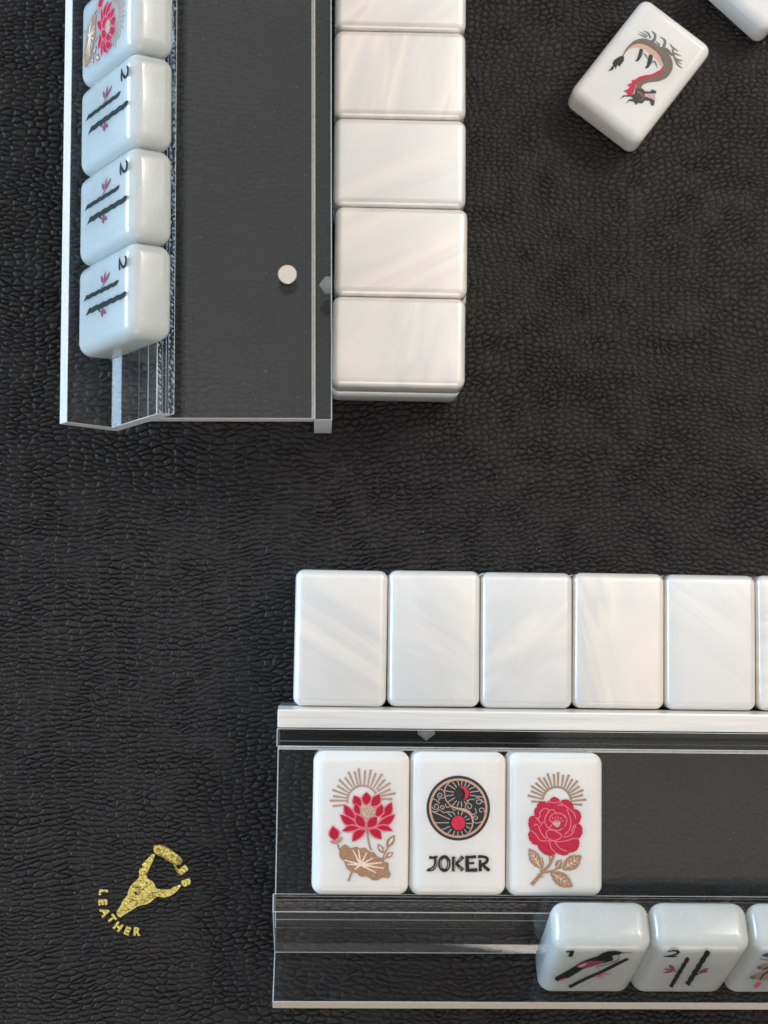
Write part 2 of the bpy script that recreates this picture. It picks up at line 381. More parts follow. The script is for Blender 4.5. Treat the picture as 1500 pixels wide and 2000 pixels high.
# ------------------------------------------------------------------ tiles
W, L, T = 22.92, 33.6149, 11.7282
def tile_mesh(name, r=2.6, face_drop=0.0):
    bm = bmesh.new(); bmesh.ops.create_cube(bm, size=1)
    for v in bm.verts: v.co = Vector((v.co.x * W, v.co.y * L, v.co.z * T)) * MM
    bmesh.ops.bevel(bm, geom=list(bm.edges), offset=r * MM, segments=6, profile=0.5, affect='EDGES')
    for v in bm.verts:                       # hand-polished: faces crown very slightly
        x, y = v.co.x / (W / 2 * MM), v.co.y / (L / 2 * MM)
    me = bpy.data.meshes.new(name); bm.to_mesh(me); bm.free(); smooth(me)
    return me
BODY_WHITE = tile_mesh('tile_body'); BODY_WHITE.materials.append(WHITE)
BODY_JADE = tile_mesh('tile_body', 3.4); BODY_JADE.materials.append(JADE)
BODY_PEARL = tile_mesh('tile_body', 2.2); BODY_PEARL.materials.append(PEARL)

ART = {'lotus':[('sun_halo','rose',1,[-3.02,4.73,-3.03,4.86,-3.05,5.04,-3.06,5.24,-3.06,5.41,-3.05,5.57,-3.03,5.73,-3,5.9,-2.96,6.06,-2.92,6.21,-2.87,6.37,-2.81,6.52,-2.74,6.67,-2.67,6.82,-2.58,6.96,-2.49,7.1,-2.4,7.23,-2.29,7.36,-2.18,7.48,-2.07,7.6,-1.95,7.71,-1.82,7.82,-1.69,7.92,-1.55,8.01,-1.41,8.09,-1.26,8.17,-1.11,8.24,-.96,8.31,-.81,8.36,-.65,8.41,-.49,8.45,-.32,8.48,-.16,8.51,0.01,8.52,0.17,8.53,0.34,8.53,0.51,8.52,0.67,8.51,0.84,8.48,1,8.45,1.16,8.41,1.32,8.36,1.48,8.3,1.63,8.24,1.78,8.17,1.92,8.09,2.07,8,2.21,7.91,2.34,7.81,2.47,7.71,2.59,7.59,2.71,7.48,2.81,7.36,2.92,7.22,3.03,7.05,3.13,6.9,3.2,6.79,3.64,7.08,3.57,7.18,3.47,7.34,3.35,7.52,3.22,7.68,3.09,7.83,2.95,7.97,2.81,8.1,2.66,8.22,2.51,8.33,2.35,8.44,2.19,8.54,2.02,8.63,1.84,8.71,1.67,8.79,1.48,8.85,1.3,8.91,1.11,8.96,0.92,8.99,0.73,9.02,0.54,9.04,0.35,9.05,0.16,9.05,-.03,9.04,-.23,9.02,-.42,9,-.6,8.96,-.79,8.91,-.97,8.86,-1.15,8.79,-1.33,8.72,-1.51,8.63,-1.67,8.54,-1.84,8.44,-2,8.34,-2.15,8.22,-2.3,8.1,-2.44,7.97,-2.57,7.84,-2.7,7.69,-2.82,7.54,-2.93,7.39,-3.03,7.23,-3.13,7.07,-3.21,6.9,-3.29,6.72,-3.36,6.55,-3.42,6.37,-3.47,6.18,-3.51,6,-3.55,5.81,-3.57,5.62,-3.58,5.43,-3.58,5.22,-3.57,5.01,-3.55,4.82,-3.54,4.7]),
('sun_ray','rose',1,[-6.74,3.7,-4.13,4.06,-4.17,4.43,-6.8,4.25]),
('sun_ray','rose',1,[-7.44,4.99,-3.51,5.08,-3.51,5.45,-7.44,5.54]),
('sun_ray','rose',1,[-6.75,6.07,-3.64,5.73,-3.59,6.09,-6.67,6.62]),
('sun_ray','rose',1,[-7.01,7.56,-3.41,6.38,-3.28,6.73,-6.83,8.08]),
('sun_ray','rose',1,[-5.95,8.52,-3.26,7.05,-3.07,7.37,-5.67,9]),
('sun_ray','rose',1,[-5.56,10.05,-2.93,7.63,-2.67,7.9,-5.17,10.44]),
('sun_ray','rose',1,[-4.19,10.55,-2.3,8.31,-2.01,8.53,-3.75,10.89]),
('sun_ray','rose',1,[-3.44,11.91,-1.77,8.62,-1.43,8.78,-2.93,12.14]),
('sun_ray','rose',1,[-2.01,12.06,-1.03,8.85,-.67,8.94,-1.47,12.2]),
('sun_ray','rose',1,[-1.04,12.85,-.44,9.06,-.07,9.11,-.48,12.92]),
('sun_ray','rose',1,[0.51,12.45,0.42,9.1,0.8,9.08,1.07,12.42]),
('sun_ray','rose',1,[1.88,12.68,1.27,8.95,1.64,8.88,2.43,12.58]),
('sun_ray','rose',1,[3.06,11.9,2.03,8.8,2.38,8.67,3.59,11.71]),
('sun_ray','rose',1,[4.59,11.78,2.71,8.47,3.03,8.28,5.08,11.49]),
('sun_ray','rose',1,[5.29,10.52,3.29,8.03,3.58,7.79,5.72,10.16]),
('sun_ray','rose',1,[6.58,9.75,3.65,7.64,3.87,7.34,6.9,9.29]),
('sun_ray','rose',1,[6.73,8.29,4.25,7.11,4.41,6.77,6.96,7.78]),
('sun_ray','rose',1,[7.99,7.39,4.3,6.57,4.37,6.2,8.1,6.85]),
('sun_ray','rose',1,[7.35,6,4.53,5.94,4.53,5.57,7.34,5.45]),
('stem','tan',1,[1.27,-1.27,1.3,-1.6,1.34,-2.08,1.39,-2.62,1.45,-3.12,1.51,-3.55,1.58,-3.98,1.66,-4.39,1.76,-4.8,1.9,-5.23,2.07,-5.66,2.24,-6.03,2.35,-6.29,2.72,-6.14,2.61,-5.88,2.45,-5.51,2.29,-5.09,2.15,-4.69,2.06,-4.31,1.98,-3.91,1.92,-3.5,1.86,-3.07,1.8,-2.58,1.75,-2.05,1.71,-1.57,1.68,-1.23]),
('bud_calyx','rose',0,[-5.61,-4.62,-5.77,-4.39,-5.95,-4.22,-6.14,-4.09,-6.35,-4.01,-6.57,-3.98,-6.8,-4.01,-7.04,-4.08,-7.29,-4.17,-7.12,-4.38,-6.95,-4.56,-6.76,-4.7,-6.56,-4.79,-6.34,-4.82,-6.11,-4.8,-5.87,-4.74]),
('bud_calyx','rose',0,[-5.42,-4.62,-5.13,-4.55,-4.88,-4.44,-4.67,-4.31,-4.51,-4.14,-4.4,-3.94,-4.34,-3.69,-4.32,-3.42,-4.32,-3.14,-4.6,-3.22,-4.86,-3.32,-5.07,-3.45,-5.24,-3.62,-5.35,-3.82,-5.42,-4.05,-5.45,-4.32]),
('stem','tan',1,[-5.99,-4.15,-5.9,-4.35,-5.78,-4.63,-5.64,-4.95,-5.51,-5.25,-5.39,-5.54,-5.26,-5.86,-5.15,-6.14,-5.07,-6.34,-4.68,-6.2,-4.76,-6,-4.88,-5.71,-5.01,-5.4,-5.13,-5.09,-5.26,-4.79,-5.4,-4.47,-5.53,-4.19,-5.62,-3.99]),
('bud','pink',0,[-5.89,-4.25,-5.37,-3.66,-5.03,-3.1,-4.86,-2.57,-4.87,-2.08,-5.08,-1.63,-5.49,-1.23,-6.05,-.85,-6.7,-.48,-7.14,-1.07,-7.5,-1.63,-7.71,-2.16,-7.72,-2.66,-7.53,-3.11,-7.16,-3.52,-6.62,-3.91]),
('bud','red',0,[-5.99,-3.98,-5.61,-3.49,-5.37,-3.03,-5.25,-2.59,-5.26,-2.18,-5.43,-1.8,-5.74,-1.45,-6.17,-1.12,-6.66,-.8,-6.98,-1.28,-7.24,-1.74,-7.39,-2.18,-7.38,-2.6,-7.23,-2.98,-6.95,-3.34,-6.54,-3.67]),
('bud_calyx','rose',0,[-5.6,-4.99,-5.45,-4.77,-5.35,-4.56,-5.3,-4.35,-5.3,-4.16,-5.36,-3.96,-5.47,-3.78,-5.63,-3.6,-5.81,-3.42,-5.94,-3.64,-6.05,-3.85,-6.11,-4.06,-6.12,-4.26,-6.06,-4.45,-5.96,-4.63,-5.81,-4.81]),
('lily_pad','bronze',0,[-5.02,-6.64,-4.91,-6.18,-4.71,-5.72,-4.48,-5.35,-4.21,-5.08,-3.89,-4.91,-3.55,-4.88,-3.2,-5.1,-2.82,-5.46,-2.42,-5.7,-1.99,-5.66,-1.55,-5.5,-1.12,-5.41,-.72,-5.51,-.35,-5.67,0.01,-5.77,0.33,-5.71,0.62,-5.59,0.94,-5.58,1.3,-5.83,1.69,-6.2,2.07,-6.49,2.46,-6.58,2.85,-6.58,3.2,-6.67,3.46,-6.97,3.69,-7.36,3.96,-7.68,4.33,-7.83,4.75,-7.91,5.08,-8.04,5.24,-8.27,5.31,-8.54,5.46,-8.77,5.83,-8.88,6.27,-8.94,6.59,-9.13,6.66,-9.56,6.61,-10.11,6.61,-10.6,6.77,-10.94,6.98,-11.22,7.09,-11.51,7.04,-11.92,6.88,-12.34,6.63,-12.62,6.26,-12.62,5.79,-12.49,5.32,-12.44,4.89,-12.63,4.46,-12.9,4.03,-13.09,3.58,-13.14,3.14,-13.11,2.72,-13.01,2.34,-12.79,1.99,-12.5,1.59,-12.28,1.11,-12.27,0.58,-12.33,0.1,-12.29,-.31,-12.03,-.67,-11.67,-1.03,-11.38,-1.41,-11.3,-1.78,-11.29,-2.15,-11.21,-2.55,-10.98,-2.95,-10.67,-3.29,-10.3,-3.51,-9.83,-3.67,-9.3,-3.87,-8.83,-4.18,-8.5,-4.54,-8.23,-4.81,-7.92,-4.96,-7.52,-5.03,-7.08]),
('pad_vein','pale',1,[0.18,-9.43,-1.76,-6.1,-1.95,-6.21,-.25,-9.65]),
('pad_vein','pale',1,[0.21,-9.51,-.4,-5.95,-.62,-5.98,-.27,-9.57]),
('pad_vein','pale',1,[0.18,-9.65,1.52,-6.83,1.32,-6.72,-.25,-9.43]),
('pad_vein','pale',1,[0.08,-9.75,2.89,-8.11,2.79,-7.92,-.15,-9.33]),
('pad_vein','pale',1,[-.01,-9.78,5.11,-9.16,5.08,-8.94,-.06,-9.3]),
('pad_vein','pale',1,[-.07,-9.78,5.47,-10.44,5.5,-10.22,0,-9.31]),
('pad_vein','pale',1,[-.14,-9.76,3.58,-11.45,3.68,-11.26,0.07,-9.33]),
('pad_vein','pale',1,[-.19,-9.36,-1.49,-10.57,-1.35,-10.74,0.12,-9.73]),
('pad_vein','pale',1,[-.03,-9.3,-3.11,-9.36,-3.11,-9.58,-.04,-9.78]),
('pad_vein','pale',1,[0.03,-9.31,-3.84,-8.36,-3.9,-8.57,-.1,-9.77]),
('stem','tan',1,[-2.14,-11.03,-2.23,-11.25,-2.36,-11.56,-2.5,-11.91,-2.63,-12.23,-2.74,-12.53,-2.86,-12.84,-2.95,-13.11,-3.02,-13.3,-2.6,-13.45,-2.53,-13.26,-2.44,-12.99,-2.32,-12.69,-2.21,-12.39,-2.08,-12.08,-1.94,-11.73,-1.81,-11.42,-1.72,-11.2]),
('stem','tan',1,[5.54,-8.59,5.54,-8.37,5.53,-8.07,5.55,-7.72,5.64,-7.35,5.86,-6.89,6.17,-6.33,6.48,-5.81,6.69,-5.44,6.4,-5.28,6.19,-5.64,5.87,-6.17,5.56,-6.74,5.32,-7.24,5.22,-7.67,5.19,-8.06,5.2,-8.37,5.2,-8.59]),
('stem','tan',1,[5.55,-8.49,6.48,-7.57,6.29,-7.39,5.37,-8.31]),
('leaf','tan',0,[6.08,-5.55,6.64,-5.38,7.09,-5.14,7.47,-4.86,7.75,-4.52,7.93,-4.11,8.01,-3.65,8.01,-3.13,7.97,-2.58,7.45,-2.78,6.98,-3,6.59,-3.28,6.29,-3.61,6.11,-4.01,6.01,-4.47,5.99,-4.98]),
('leaf','pale',0,[6.55,-4.81,6.79,-4.67,7,-4.52,7.18,-4.34,7.33,-4.15,7.44,-3.93,7.51,-3.7,7.56,-3.44,7.59,-3.18,7.36,-3.32,7.15,-3.47,6.97,-3.64,6.82,-3.83,6.7,-4.05,6.62,-4.28,6.57,-4.53]),
('leaf','tan',0,[5.44,-6.84,5.49,-6.42,5.46,-6.04,5.37,-5.71,5.22,-5.42,5,-5.18,4.7,-4.98,4.34,-4.83,3.95,-4.7,3.94,-5.1,3.96,-5.48,4.03,-5.82,4.17,-6.12,4.39,-6.36,4.68,-6.56,5.02,-6.73]),
('leaf','pale',0,[5.07,-6.3,5.05,-6.1,5,-5.92,4.93,-5.75,4.84,-5.59,4.73,-5.45,4.59,-5.33,4.42,-5.22,4.25,-5.12,4.28,-5.32,4.33,-5.51,4.39,-5.68,4.48,-5.84,4.59,-5.98,4.73,-6.1,4.89,-6.21]),
('leaf','tan',0,[5.92,-7.85,6.29,-7.91,6.62,-7.91,6.9,-7.85,7.14,-7.73,7.34,-7.54,7.48,-7.28,7.59,-6.97,7.68,-6.64,7.33,-6.6,7,-6.6,6.7,-6.65,6.46,-6.76,6.26,-6.94,6.1,-7.18,5.99,-7.48]),
('leaf','pale',0,[6.36,-7.55,6.53,-7.54,6.69,-7.5,6.84,-7.45,6.96,-7.38,7.08,-7.29,7.17,-7.17,7.25,-7.03,7.33,-6.88,7.16,-6.9,7,-6.93,6.85,-6.97,6.72,-7.04,6.61,-7.14,6.51,-7.25,6.43,-7.39]),
('petal','pink',0,[1.18,4.1,1.76,4.52,2.16,4.93,2.4,5.35,2.49,5.76,2.39,6.18,2.1,6.6,1.68,7.01,1.17,7.43,0.67,7.02,0.25,6.6,-.03,6.18,-.13,5.77,-.05,5.35,0.2,4.94,0.6,4.52]),
('petal','red',0,[1.18,4.37,1.62,4.73,1.92,5.09,2.11,5.45,2.17,5.81,2.09,6.18,1.88,6.54,1.56,6.9,1.17,7.26,0.8,6.9,0.47,6.54,0.26,6.18,0.19,5.82,0.25,5.46,0.44,5.09,0.74,4.73]),
('petal','pink',0,[0.06,3.91,0.21,4.51,0.23,5.02,0.15,5.46,-.04,5.83,-.34,6.12,-.77,6.33,-1.28,6.47,-1.85,6.57,-2.05,5.93,-2.19,5.33,-2.2,4.83,-2.05,4.43,-1.74,4.15,-1.27,3.98,-.68,3.89]),
('petal','red',0,[-.09,4.12,-.03,4.6,-.06,5.01,-.16,5.38,-.33,5.69,-.58,5.95,-.92,6.15,-1.32,6.31,-1.75,6.44,-1.89,5.91,-1.97,5.42,-1.96,4.99,-1.82,4.65,-1.55,4.4,-1.17,4.24,-.69,4.14]),
('petal','pink',0,[2.31,3.83,3.11,3.89,3.75,4.04,4.24,4.29,4.58,4.63,4.73,5.09,4.7,5.65,4.53,6.3,4.29,7,3.68,6.82,3.12,6.62,2.66,6.35,2.34,6,2.16,5.57,2.09,5.06,2.12,4.49]),
('petal','red',0,[2.47,4.09,3.12,4.16,3.64,4.32,4.05,4.54,4.33,4.84,4.47,5.24,4.47,5.71,4.36,6.26,4.19,6.84,3.71,6.65,3.28,6.45,2.91,6.19,2.64,5.88,2.47,5.51,2.38,5.09,2.37,4.62]),
('petal','pink',0,[-1.21,0.94,-1.28,1.62,-1.46,2.2,-1.72,2.74,-2.04,3.21,-2.45,3.62,-2.94,3.97,-3.5,4.26,-4.1,4.52,-4.2,3.71,-4.22,2.96,-4.12,2.31,-3.85,1.79,-3.41,1.41,-2.81,1.14,-2.08,0.99]),
('petal','red',0,[-1.44,1.23,-1.57,1.76,-1.79,2.23,-2.04,2.67,-2.33,3.07,-2.68,3.44,-3.07,3.76,-3.5,4.06,-3.96,4.34,-4,3.67,-4,3.03,-3.89,2.48,-3.64,2.04,-3.27,1.7,-2.76,1.46,-2.15,1.3]),
('petal','pink',0,[4.59,1.08,5.5,1.23,6.25,1.48,6.84,1.82,7.26,2.27,7.48,2.85,7.51,3.54,7.4,4.33,7.2,5.17,6.6,4.83,6.03,4.47,5.55,4.06,5.17,3.58,4.88,3.04,4.69,2.45,4.58,1.8]),
('petal','red',0,[4.8,1.41,5.55,1.56,6.17,1.8,6.67,2.1,7.03,2.5,7.23,3,7.28,3.59,7.21,4.26,7.07,4.96,6.61,4.63,6.18,4.28,5.79,3.89,5.48,3.47,5.22,3.01,5.01,2.52,4.86,1.99]),
('petal','pink',0,[-.38,1.87,-.16,2.36,-.05,2.8,-.04,3.21,-.12,3.59,-.31,3.94,-.6,4.24,-.98,4.52,-1.41,4.78,-1.69,4.28,-1.9,3.8,-2,3.36,-1.95,2.97,-1.75,2.63,-1.42,2.33,-.97,2.08]),
('petal','red',0,[-.46,2.1,-.35,2.5,-.32,2.86,-.35,3.21,-.43,3.53,-.58,3.84,-.8,4.12,-1.06,4.38,-1.36,4.64,-1.54,4.22,-1.67,3.82,-1.72,3.45,-1.67,3.11,-1.51,2.81,-1.25,2.55,-.9,2.31]),
('petal','pink',0,[3.47,1.35,4.17,1.52,4.72,1.76,5.14,2.06,5.41,2.43,5.5,2.88,5.43,3.4,5.23,3.98,4.96,4.6,4.42,4.35,3.93,4.08,3.55,3.76,3.29,3.39,3.16,2.95,3.15,2.47,3.24,1.94]),
('petal','red',0,[3.58,1.61,4.14,1.78,4.58,2.01,4.92,2.29,5.14,2.61,5.23,3,5.2,3.44,5.07,3.92,4.88,4.43,4.48,4.19,4.11,3.93,3.81,3.64,3.6,3.3,3.48,2.93,3.43,2.53,3.46,2.09]),
('petal','pink',0,[-.81,-.62,-1.12,0.05,-1.51,0.61,-1.96,1.08,-2.46,1.47,-3.02,1.76,-3.66,1.94,-4.34,2.05,-5.06,2.11,-4.82,1.31,-4.55,0.59,-4.19,-.01,-3.71,-.44,-3.13,-.71,-2.45,-.82,-1.68,-.79]),
('petal','red',0,[-1.15,-.4,-1.47,0.11,-1.84,0.54,-2.25,0.92,-2.69,1.25,-3.18,1.51,-3.71,1.71,-4.27,1.85,-4.84,1.97,-4.62,1.32,-4.35,0.72,-4.02,0.23,-3.61,-.14,-3.1,-.38,-2.52,-.49,-1.87,-.5]),
('petal','pink',0,[3.68,-.5,4.56,-.68,5.35,-.71,6.05,-.61,6.65,-.35,7.15,0.08,7.53,0.68,7.84,1.42,8.1,2.22,7.37,2.16,6.66,2.06,6.01,1.88,5.42,1.6,4.9,1.21,4.43,0.74,4.01,0.18]),
('petal','red',0,[4.03,-.28,4.77,-.39,5.43,-.38,6.03,-.27,6.55,-.04,6.99,0.33,7.34,0.83,7.63,1.43,7.88,2.08,7.28,1.97,6.7,1.82,6.16,1.63,5.65,1.37,5.19,1.05,4.76,0.67,4.37,0.24]),
('petal','pink',0,[-.15,-.99,-.8,-.56,-1.43,-.29,-2.02,-.15,-2.59,-.17,-3.12,-.37,-3.61,-.74,-4.08,-1.24,-4.53,-1.81,-3.94,-1.93,-3.35,-2.02,-2.78,-2.04,-2.23,-1.98,-1.69,-1.84,-1.16,-1.64,-.64,-1.37]),
('petal','red',0,[-.5,-1.05,-1.06,-.75,-1.59,-.56,-2.1,-.46,-2.59,-.49,-3.05,-.65,-3.49,-.94,-3.91,-1.33,-4.31,-1.77,-3.82,-1.79,-3.32,-1.78,-2.83,-1.75,-2.35,-1.68,-1.88,-1.58,-1.41,-1.45,-.95,-1.28]),
('petal','pink',0,[3.21,-.87,3.72,-1.22,4.23,-1.47,4.76,-1.66,5.31,-1.78,5.86,-1.83,6.42,-1.81,7,-1.72,7.58,-1.61,7.12,-1.06,6.64,-.57,6.13,-.22,5.6,-.04,5.04,-.03,4.46,-.17,3.85,-.45]),
('petal','red',0,[3.56,-.93,4.02,-1.13,4.48,-1.28,4.95,-1.39,5.42,-1.49,5.9,-1.55,6.39,-1.58,6.87,-1.58,7.36,-1.57,6.95,-1.15,6.52,-.78,6.08,-.51,5.62,-.36,5.13,-.34,4.62,-.44,4.1,-.63]),
('petal','pink',0,[1.29,-1.25,0.41,-1.12,-.35,-1.14,-.99,-1.28,-1.49,-1.58,-1.83,-2.04,-2.02,-2.68,-2.09,-3.43,-2.1,-4.26,-1.48,-4.11,-.88,-3.92,-.35,-3.67,0.12,-3.33,0.51,-2.92,0.84,-2.45,1.12,-1.9]),
('petal','red',0,[1.02,-1.49,0.28,-1.42,-.35,-1.45,-.9,-1.59,-1.32,-1.86,-1.63,-2.26,-1.81,-2.79,-1.9,-3.42,-1.94,-4.11,-1.45,-3.92,-.98,-3.7,-.54,-3.45,-.15,-3.15,0.21,-2.8,0.52,-2.42,0.8,-1.99]),
('petal','pink',0,[1.67,-1.25,1.85,-1.86,2.13,-2.35,2.46,-2.77,2.84,-3.11,3.29,-3.36,3.81,-3.52,4.39,-3.61,4.99,-3.66,4.95,-2.86,4.84,-2.13,4.64,-1.55,4.3,-1.15,3.82,-.93,3.21,-.89,2.5,-.99]),
('petal','red',0,[1.93,-1.44,2.15,-1.9,2.42,-2.28,2.73,-2.61,3.08,-2.89,3.46,-3.12,3.89,-3.3,4.35,-3.43,4.82,-3.54,4.76,-2.87,4.65,-2.27,4.46,-1.78,4.16,-1.44,3.75,-1.25,3.23,-1.19,2.62,-1.26]),
('seed_pod','sand',0,[-.03,3.54,0.62,4,2.12,4.11,3.06,3.65,3.35,2.64,2.71,1.9,1.41,1.15,0.28,1.88,-.11,2.7]),
('seed','tan',0,[0.74,3.36,0.68,3.25,0.54,3.21,0.39,3.25,0.33,3.35,0.39,3.46,0.53,3.5,0.68,3.46]),
('seed','tan',0,[1.49,3.55,1.43,3.44,1.29,3.4,1.14,3.44,1.08,3.55,1.14,3.65,1.28,3.7,1.43,3.65]),
('seed','tan',0,[2.33,3.46,2.27,3.36,2.13,3.31,1.98,3.36,1.92,3.46,1.98,3.57,2.12,3.61,2.27,3.57]),
('seed','tan',0,[1.12,2.81,1.07,2.7,0.92,2.66,0.77,2.7,0.71,2.8,0.77,2.91,0.92,2.95,1.06,2.91]),
('seed','tan',0,[1.97,2.85,1.91,2.75,1.76,2.7,1.62,2.74,1.55,2.85,1.61,2.95,1.76,3,1.9,2.96]),
('seed','tan',0,[2.81,2.91,2.75,2.81,2.6,2.76,2.46,2.81,2.4,2.91,2.46,3.02,2.6,3.06,2.75,3.02]),
('seed','tan',0,[1.6,2.26,1.54,2.15,1.4,2.11,1.25,2.15,1.19,2.25,1.25,2.36,1.39,2.4,1.54,2.36]),
('seed','tan',0,[2.44,2.26,2.38,2.16,2.24,2.11,2.09,2.16,2.03,2.26,2.09,2.37,2.23,2.41,2.38,2.37]),
('petal','pink',0,[1.03,-1.07,1.15,-.37,1.13,0.24,1.01,0.77,0.78,1.23,0.41,1.6,-.08,1.88,-.67,2.09,-1.32,2.27,-1.47,1.55,-1.56,0.87,-1.52,0.28,-1.31,-.19,-.94,-.56,-.42,-.82,0.23,-1]),
('petal','red',0,[0.84,-.8,0.89,-.24,0.83,0.25,0.7,0.7,0.49,1.08,0.19,1.41,-.21,1.67,-.67,1.88,-1.18,2.07,-1.27,1.47,-1.31,0.92,-1.26,0.42,-1.07,0.02,-.76,-.3,-.33,-.54,0.19,-.71]),
('petal','pink',0,[1.29,-1.07,2.08,-1.12,2.74,-1.04,3.26,-.86,3.65,-.56,3.87,-.13,3.94,0.43,3.89,1.09,3.78,1.81,3.13,1.74,2.53,1.62,2.03,1.42,1.65,1.12,1.39,0.71,1.25,0.21,1.2,-.37]),
('petal','red',0,[1.49,-.84,2.13,-.85,2.67,-.76,3.1,-.59,3.43,-.33,3.63,0.03,3.71,0.5,3.69,1.05,3.63,1.64,3.11,1.54,2.64,1.4,2.23,1.21,1.92,0.94,1.69,0.6,1.54,0.19,1.46,-.28])],
'joker':[('medallion','umber',0,[7.46,3.83,7.42,2.98,7.28,2.14,7.06,1.32,6.74,0.53,6.33,-.21,5.85,-.91,5.29,-1.55,4.66,-2.12,3.98,-2.61,3.24,-3.03,2.46,-3.36,1.65,-3.6,0.82,-3.75,-.02,-3.8,-.86,-3.76,-1.7,-3.63,-2.51,-3.4,-3.29,-3.08,-4.03,-2.67,-4.73,-2.19,-5.36,-1.63,-5.93,-1,-6.42,-.31,-6.84,0.43,-7.17,1.21,-7.41,2.02,-7.56,2.86,-7.62,3.71,-7.58,4.55,-7.45,5.39,-7.22,6.21,-6.91,7,-6.51,7.75,-6.02,8.45,-5.47,9.09,-4.84,9.66,-4.16,10.16,-3.42,10.58,-2.64,10.92,-1.83,11.16,-.99,11.31,-.15,11.37,0.7,11.33,1.53,11.19,2.35,10.96,3.14,10.64,3.88,10.24,4.58,9.75,5.21,9.18,5.78,8.55,6.28,7.86,6.69,7.12,7.02,6.34,7.26,5.52,7.41,4.68]),
('medallion_ring','rosegold',0,[6.83,3.83,6.8,3.05,6.67,2.28,6.46,1.53,6.17,0.81,5.8,0.13,5.35,-.51,4.84,-1.1,4.27,-1.62,3.64,-2.07,2.96,-2.45,2.25,-2.76,1.51,-2.98,0.75,-3.11,-.03,-3.16,-.8,-3.12,-1.56,-3,-2.31,-2.79,-3.03,-2.5,-3.71,-2.13,-4.34,-1.68,-4.92,-1.17,-5.44,-.6,-5.9,0.03,-6.28,0.71,-6.58,1.42,-6.8,2.17,-6.94,2.93,-6.99,3.71,-6.96,4.49,-6.84,5.26,-6.63,6.01,-6.34,6.73,-5.97,7.41,-5.53,8.05,-5.02,8.64,-4.44,9.16,-3.82,9.62,-3.14,10,-2.43,10.31,-1.68,10.53,-.92,10.67,-.14,10.72,0.63,10.68,1.4,10.56,2.15,10.35,2.87,10.06,3.55,9.69,4.19,9.24,4.77,8.72,5.29,8.15,5.75,7.51,6.13,6.84,6.43,6.12,6.65,5.37,6.78,4.6]),
('medallion_field','slate',0,[6.33,3.82,6.29,3.1,6.18,2.39,5.98,1.69,5.71,1.02,5.37,0.39,4.96,-.2,4.48,-.75,3.95,-1.23,3.37,-1.65,2.74,-2.01,2.08,-2.29,1.39,-2.49,0.69,-2.62,-.03,-2.66,-.75,-2.63,-1.45,-2.51,-2.15,-2.32,-2.81,-2.05,-3.44,-1.7,-4.03,-1.29,-4.57,-.82,-5.05,-.28,-5.47,0.3,-5.83,0.93,-6.11,1.59,-6.31,2.28,-6.44,2.99,-6.49,3.71,-6.45,4.44,-6.34,5.15,-6.15,5.84,-5.88,6.51,-5.54,7.15,-5.13,7.74,-4.66,8.29,-4.12,8.77,-3.54,9.2,-2.92,9.55,-2.25,9.84,-1.57,10.04,-.86,10.17,-.14,10.22,0.58,10.18,1.29,10.07,1.98,9.87,2.65,9.6,3.28,9.26,3.87,8.84,4.41,8.37,4.9,7.83,5.32,7.24,5.67,6.61,5.95,5.95,6.16,5.25,6.28,4.54]),
('ray','silver',1,[-1.71,9.98,-.56,8.54,-.41,8.65,-1.56,10.09]),
('ray','silver',1,[-.46,10.28,0.02,8.96,0.2,9.03,-.28,10.34]),
('ray','silver',1,[0.61,10.36,0.58,9,0.77,9,0.8,10.36]),
('ray','silver',1,[1.68,10.09,1.29,8.84,1.47,8.78,1.86,10.04]),
('ray','silver',1,[2.71,9.73,1.84,8.6,1.99,8.49,2.85,9.62]),
('ray','silver',1,[3.95,8.98,2.35,8.24,2.43,8.07,4.03,8.81]),
('ray','silver',1,[4.92,7.94,2.58,7.59,2.61,7.41,4.95,7.76]),
('ray','silver',1,[5.9,6.44,2.68,6.93,2.65,6.75,5.87,6.25]),
('ray','silver',1,[-2.61,9.16,-.87,8.05,-.77,8.21,-2.51,9.31]),
('ray','silver',1,[-3.16,7.69,-1.16,7.38,-1.13,7.56,-3.14,7.87]),
('ray','silver',1,[-3.19,6.44,-1.12,6.79,-1.15,6.97,-3.22,6.62]),
('ray','silver',1,[-2.61,5.07,-.82,6.14,-.91,6.3,-2.71,5.23]),
('ray','silver',1,[-1.51,4.18,-.39,5.51,-.53,5.63,-1.66,4.3]),
('ray','silver',1,[-.29,4.09,0.16,5.34,-.01,5.4,-.47,4.15]),
('ray','silver',1,[0.78,4.06,0.77,5.38,0.58,5.38,0.59,4.06]),
('ray','silver',1,[1.83,4.64,1.43,5.43,1.26,5.34,1.67,4.56]),
('ray','silver',1,[2.36,5.18,1.95,5.77,1.8,5.67,2.2,5.08]),
('ray','silver',1,[-6.48,2.93,-2.06,1.07,-1.99,1.24,-6.4,3.1]),
('ray','silver',1,[-5.81,0.22,-2.21,0.27,-2.22,0.45,-5.81,0.4]),
('ray','silver',1,[-4.36,-1.57,-1.97,-.57,-2.04,-.4,-4.43,-1.41]),
('ray','silver',1,[-2.78,-2.59,-1.53,-1.13,-1.67,-1.02,-2.93,-2.47]),
('ray','silver',1,[-1.3,-2.81,-.78,-1.5,-.95,-1.43,-1.48,-2.74]),
('ray','silver',1,[-.03,-2.83,-.04,-1.65,-.23,-1.65,-.22,-2.83]),
('ray','silver',1,[1.16,-2.6,0.75,-1.49,0.58,-1.55,0.99,-2.66]),
('ray','silver',1,[2.07,-1.84,1.4,-1.06,1.26,-1.18,1.93,-1.96]),
('ray','silver',1,[2.84,-.9,1.84,-.31,1.74,-.47,2.75,-1.05]),
('ray','silver',1,[3.05,0.3,1.72,0.29,1.72,0.11,3.05,0.12]),
('ray','silver',1,[2.62,1.41,1.69,1.14,1.74,0.96,2.67,1.23]),
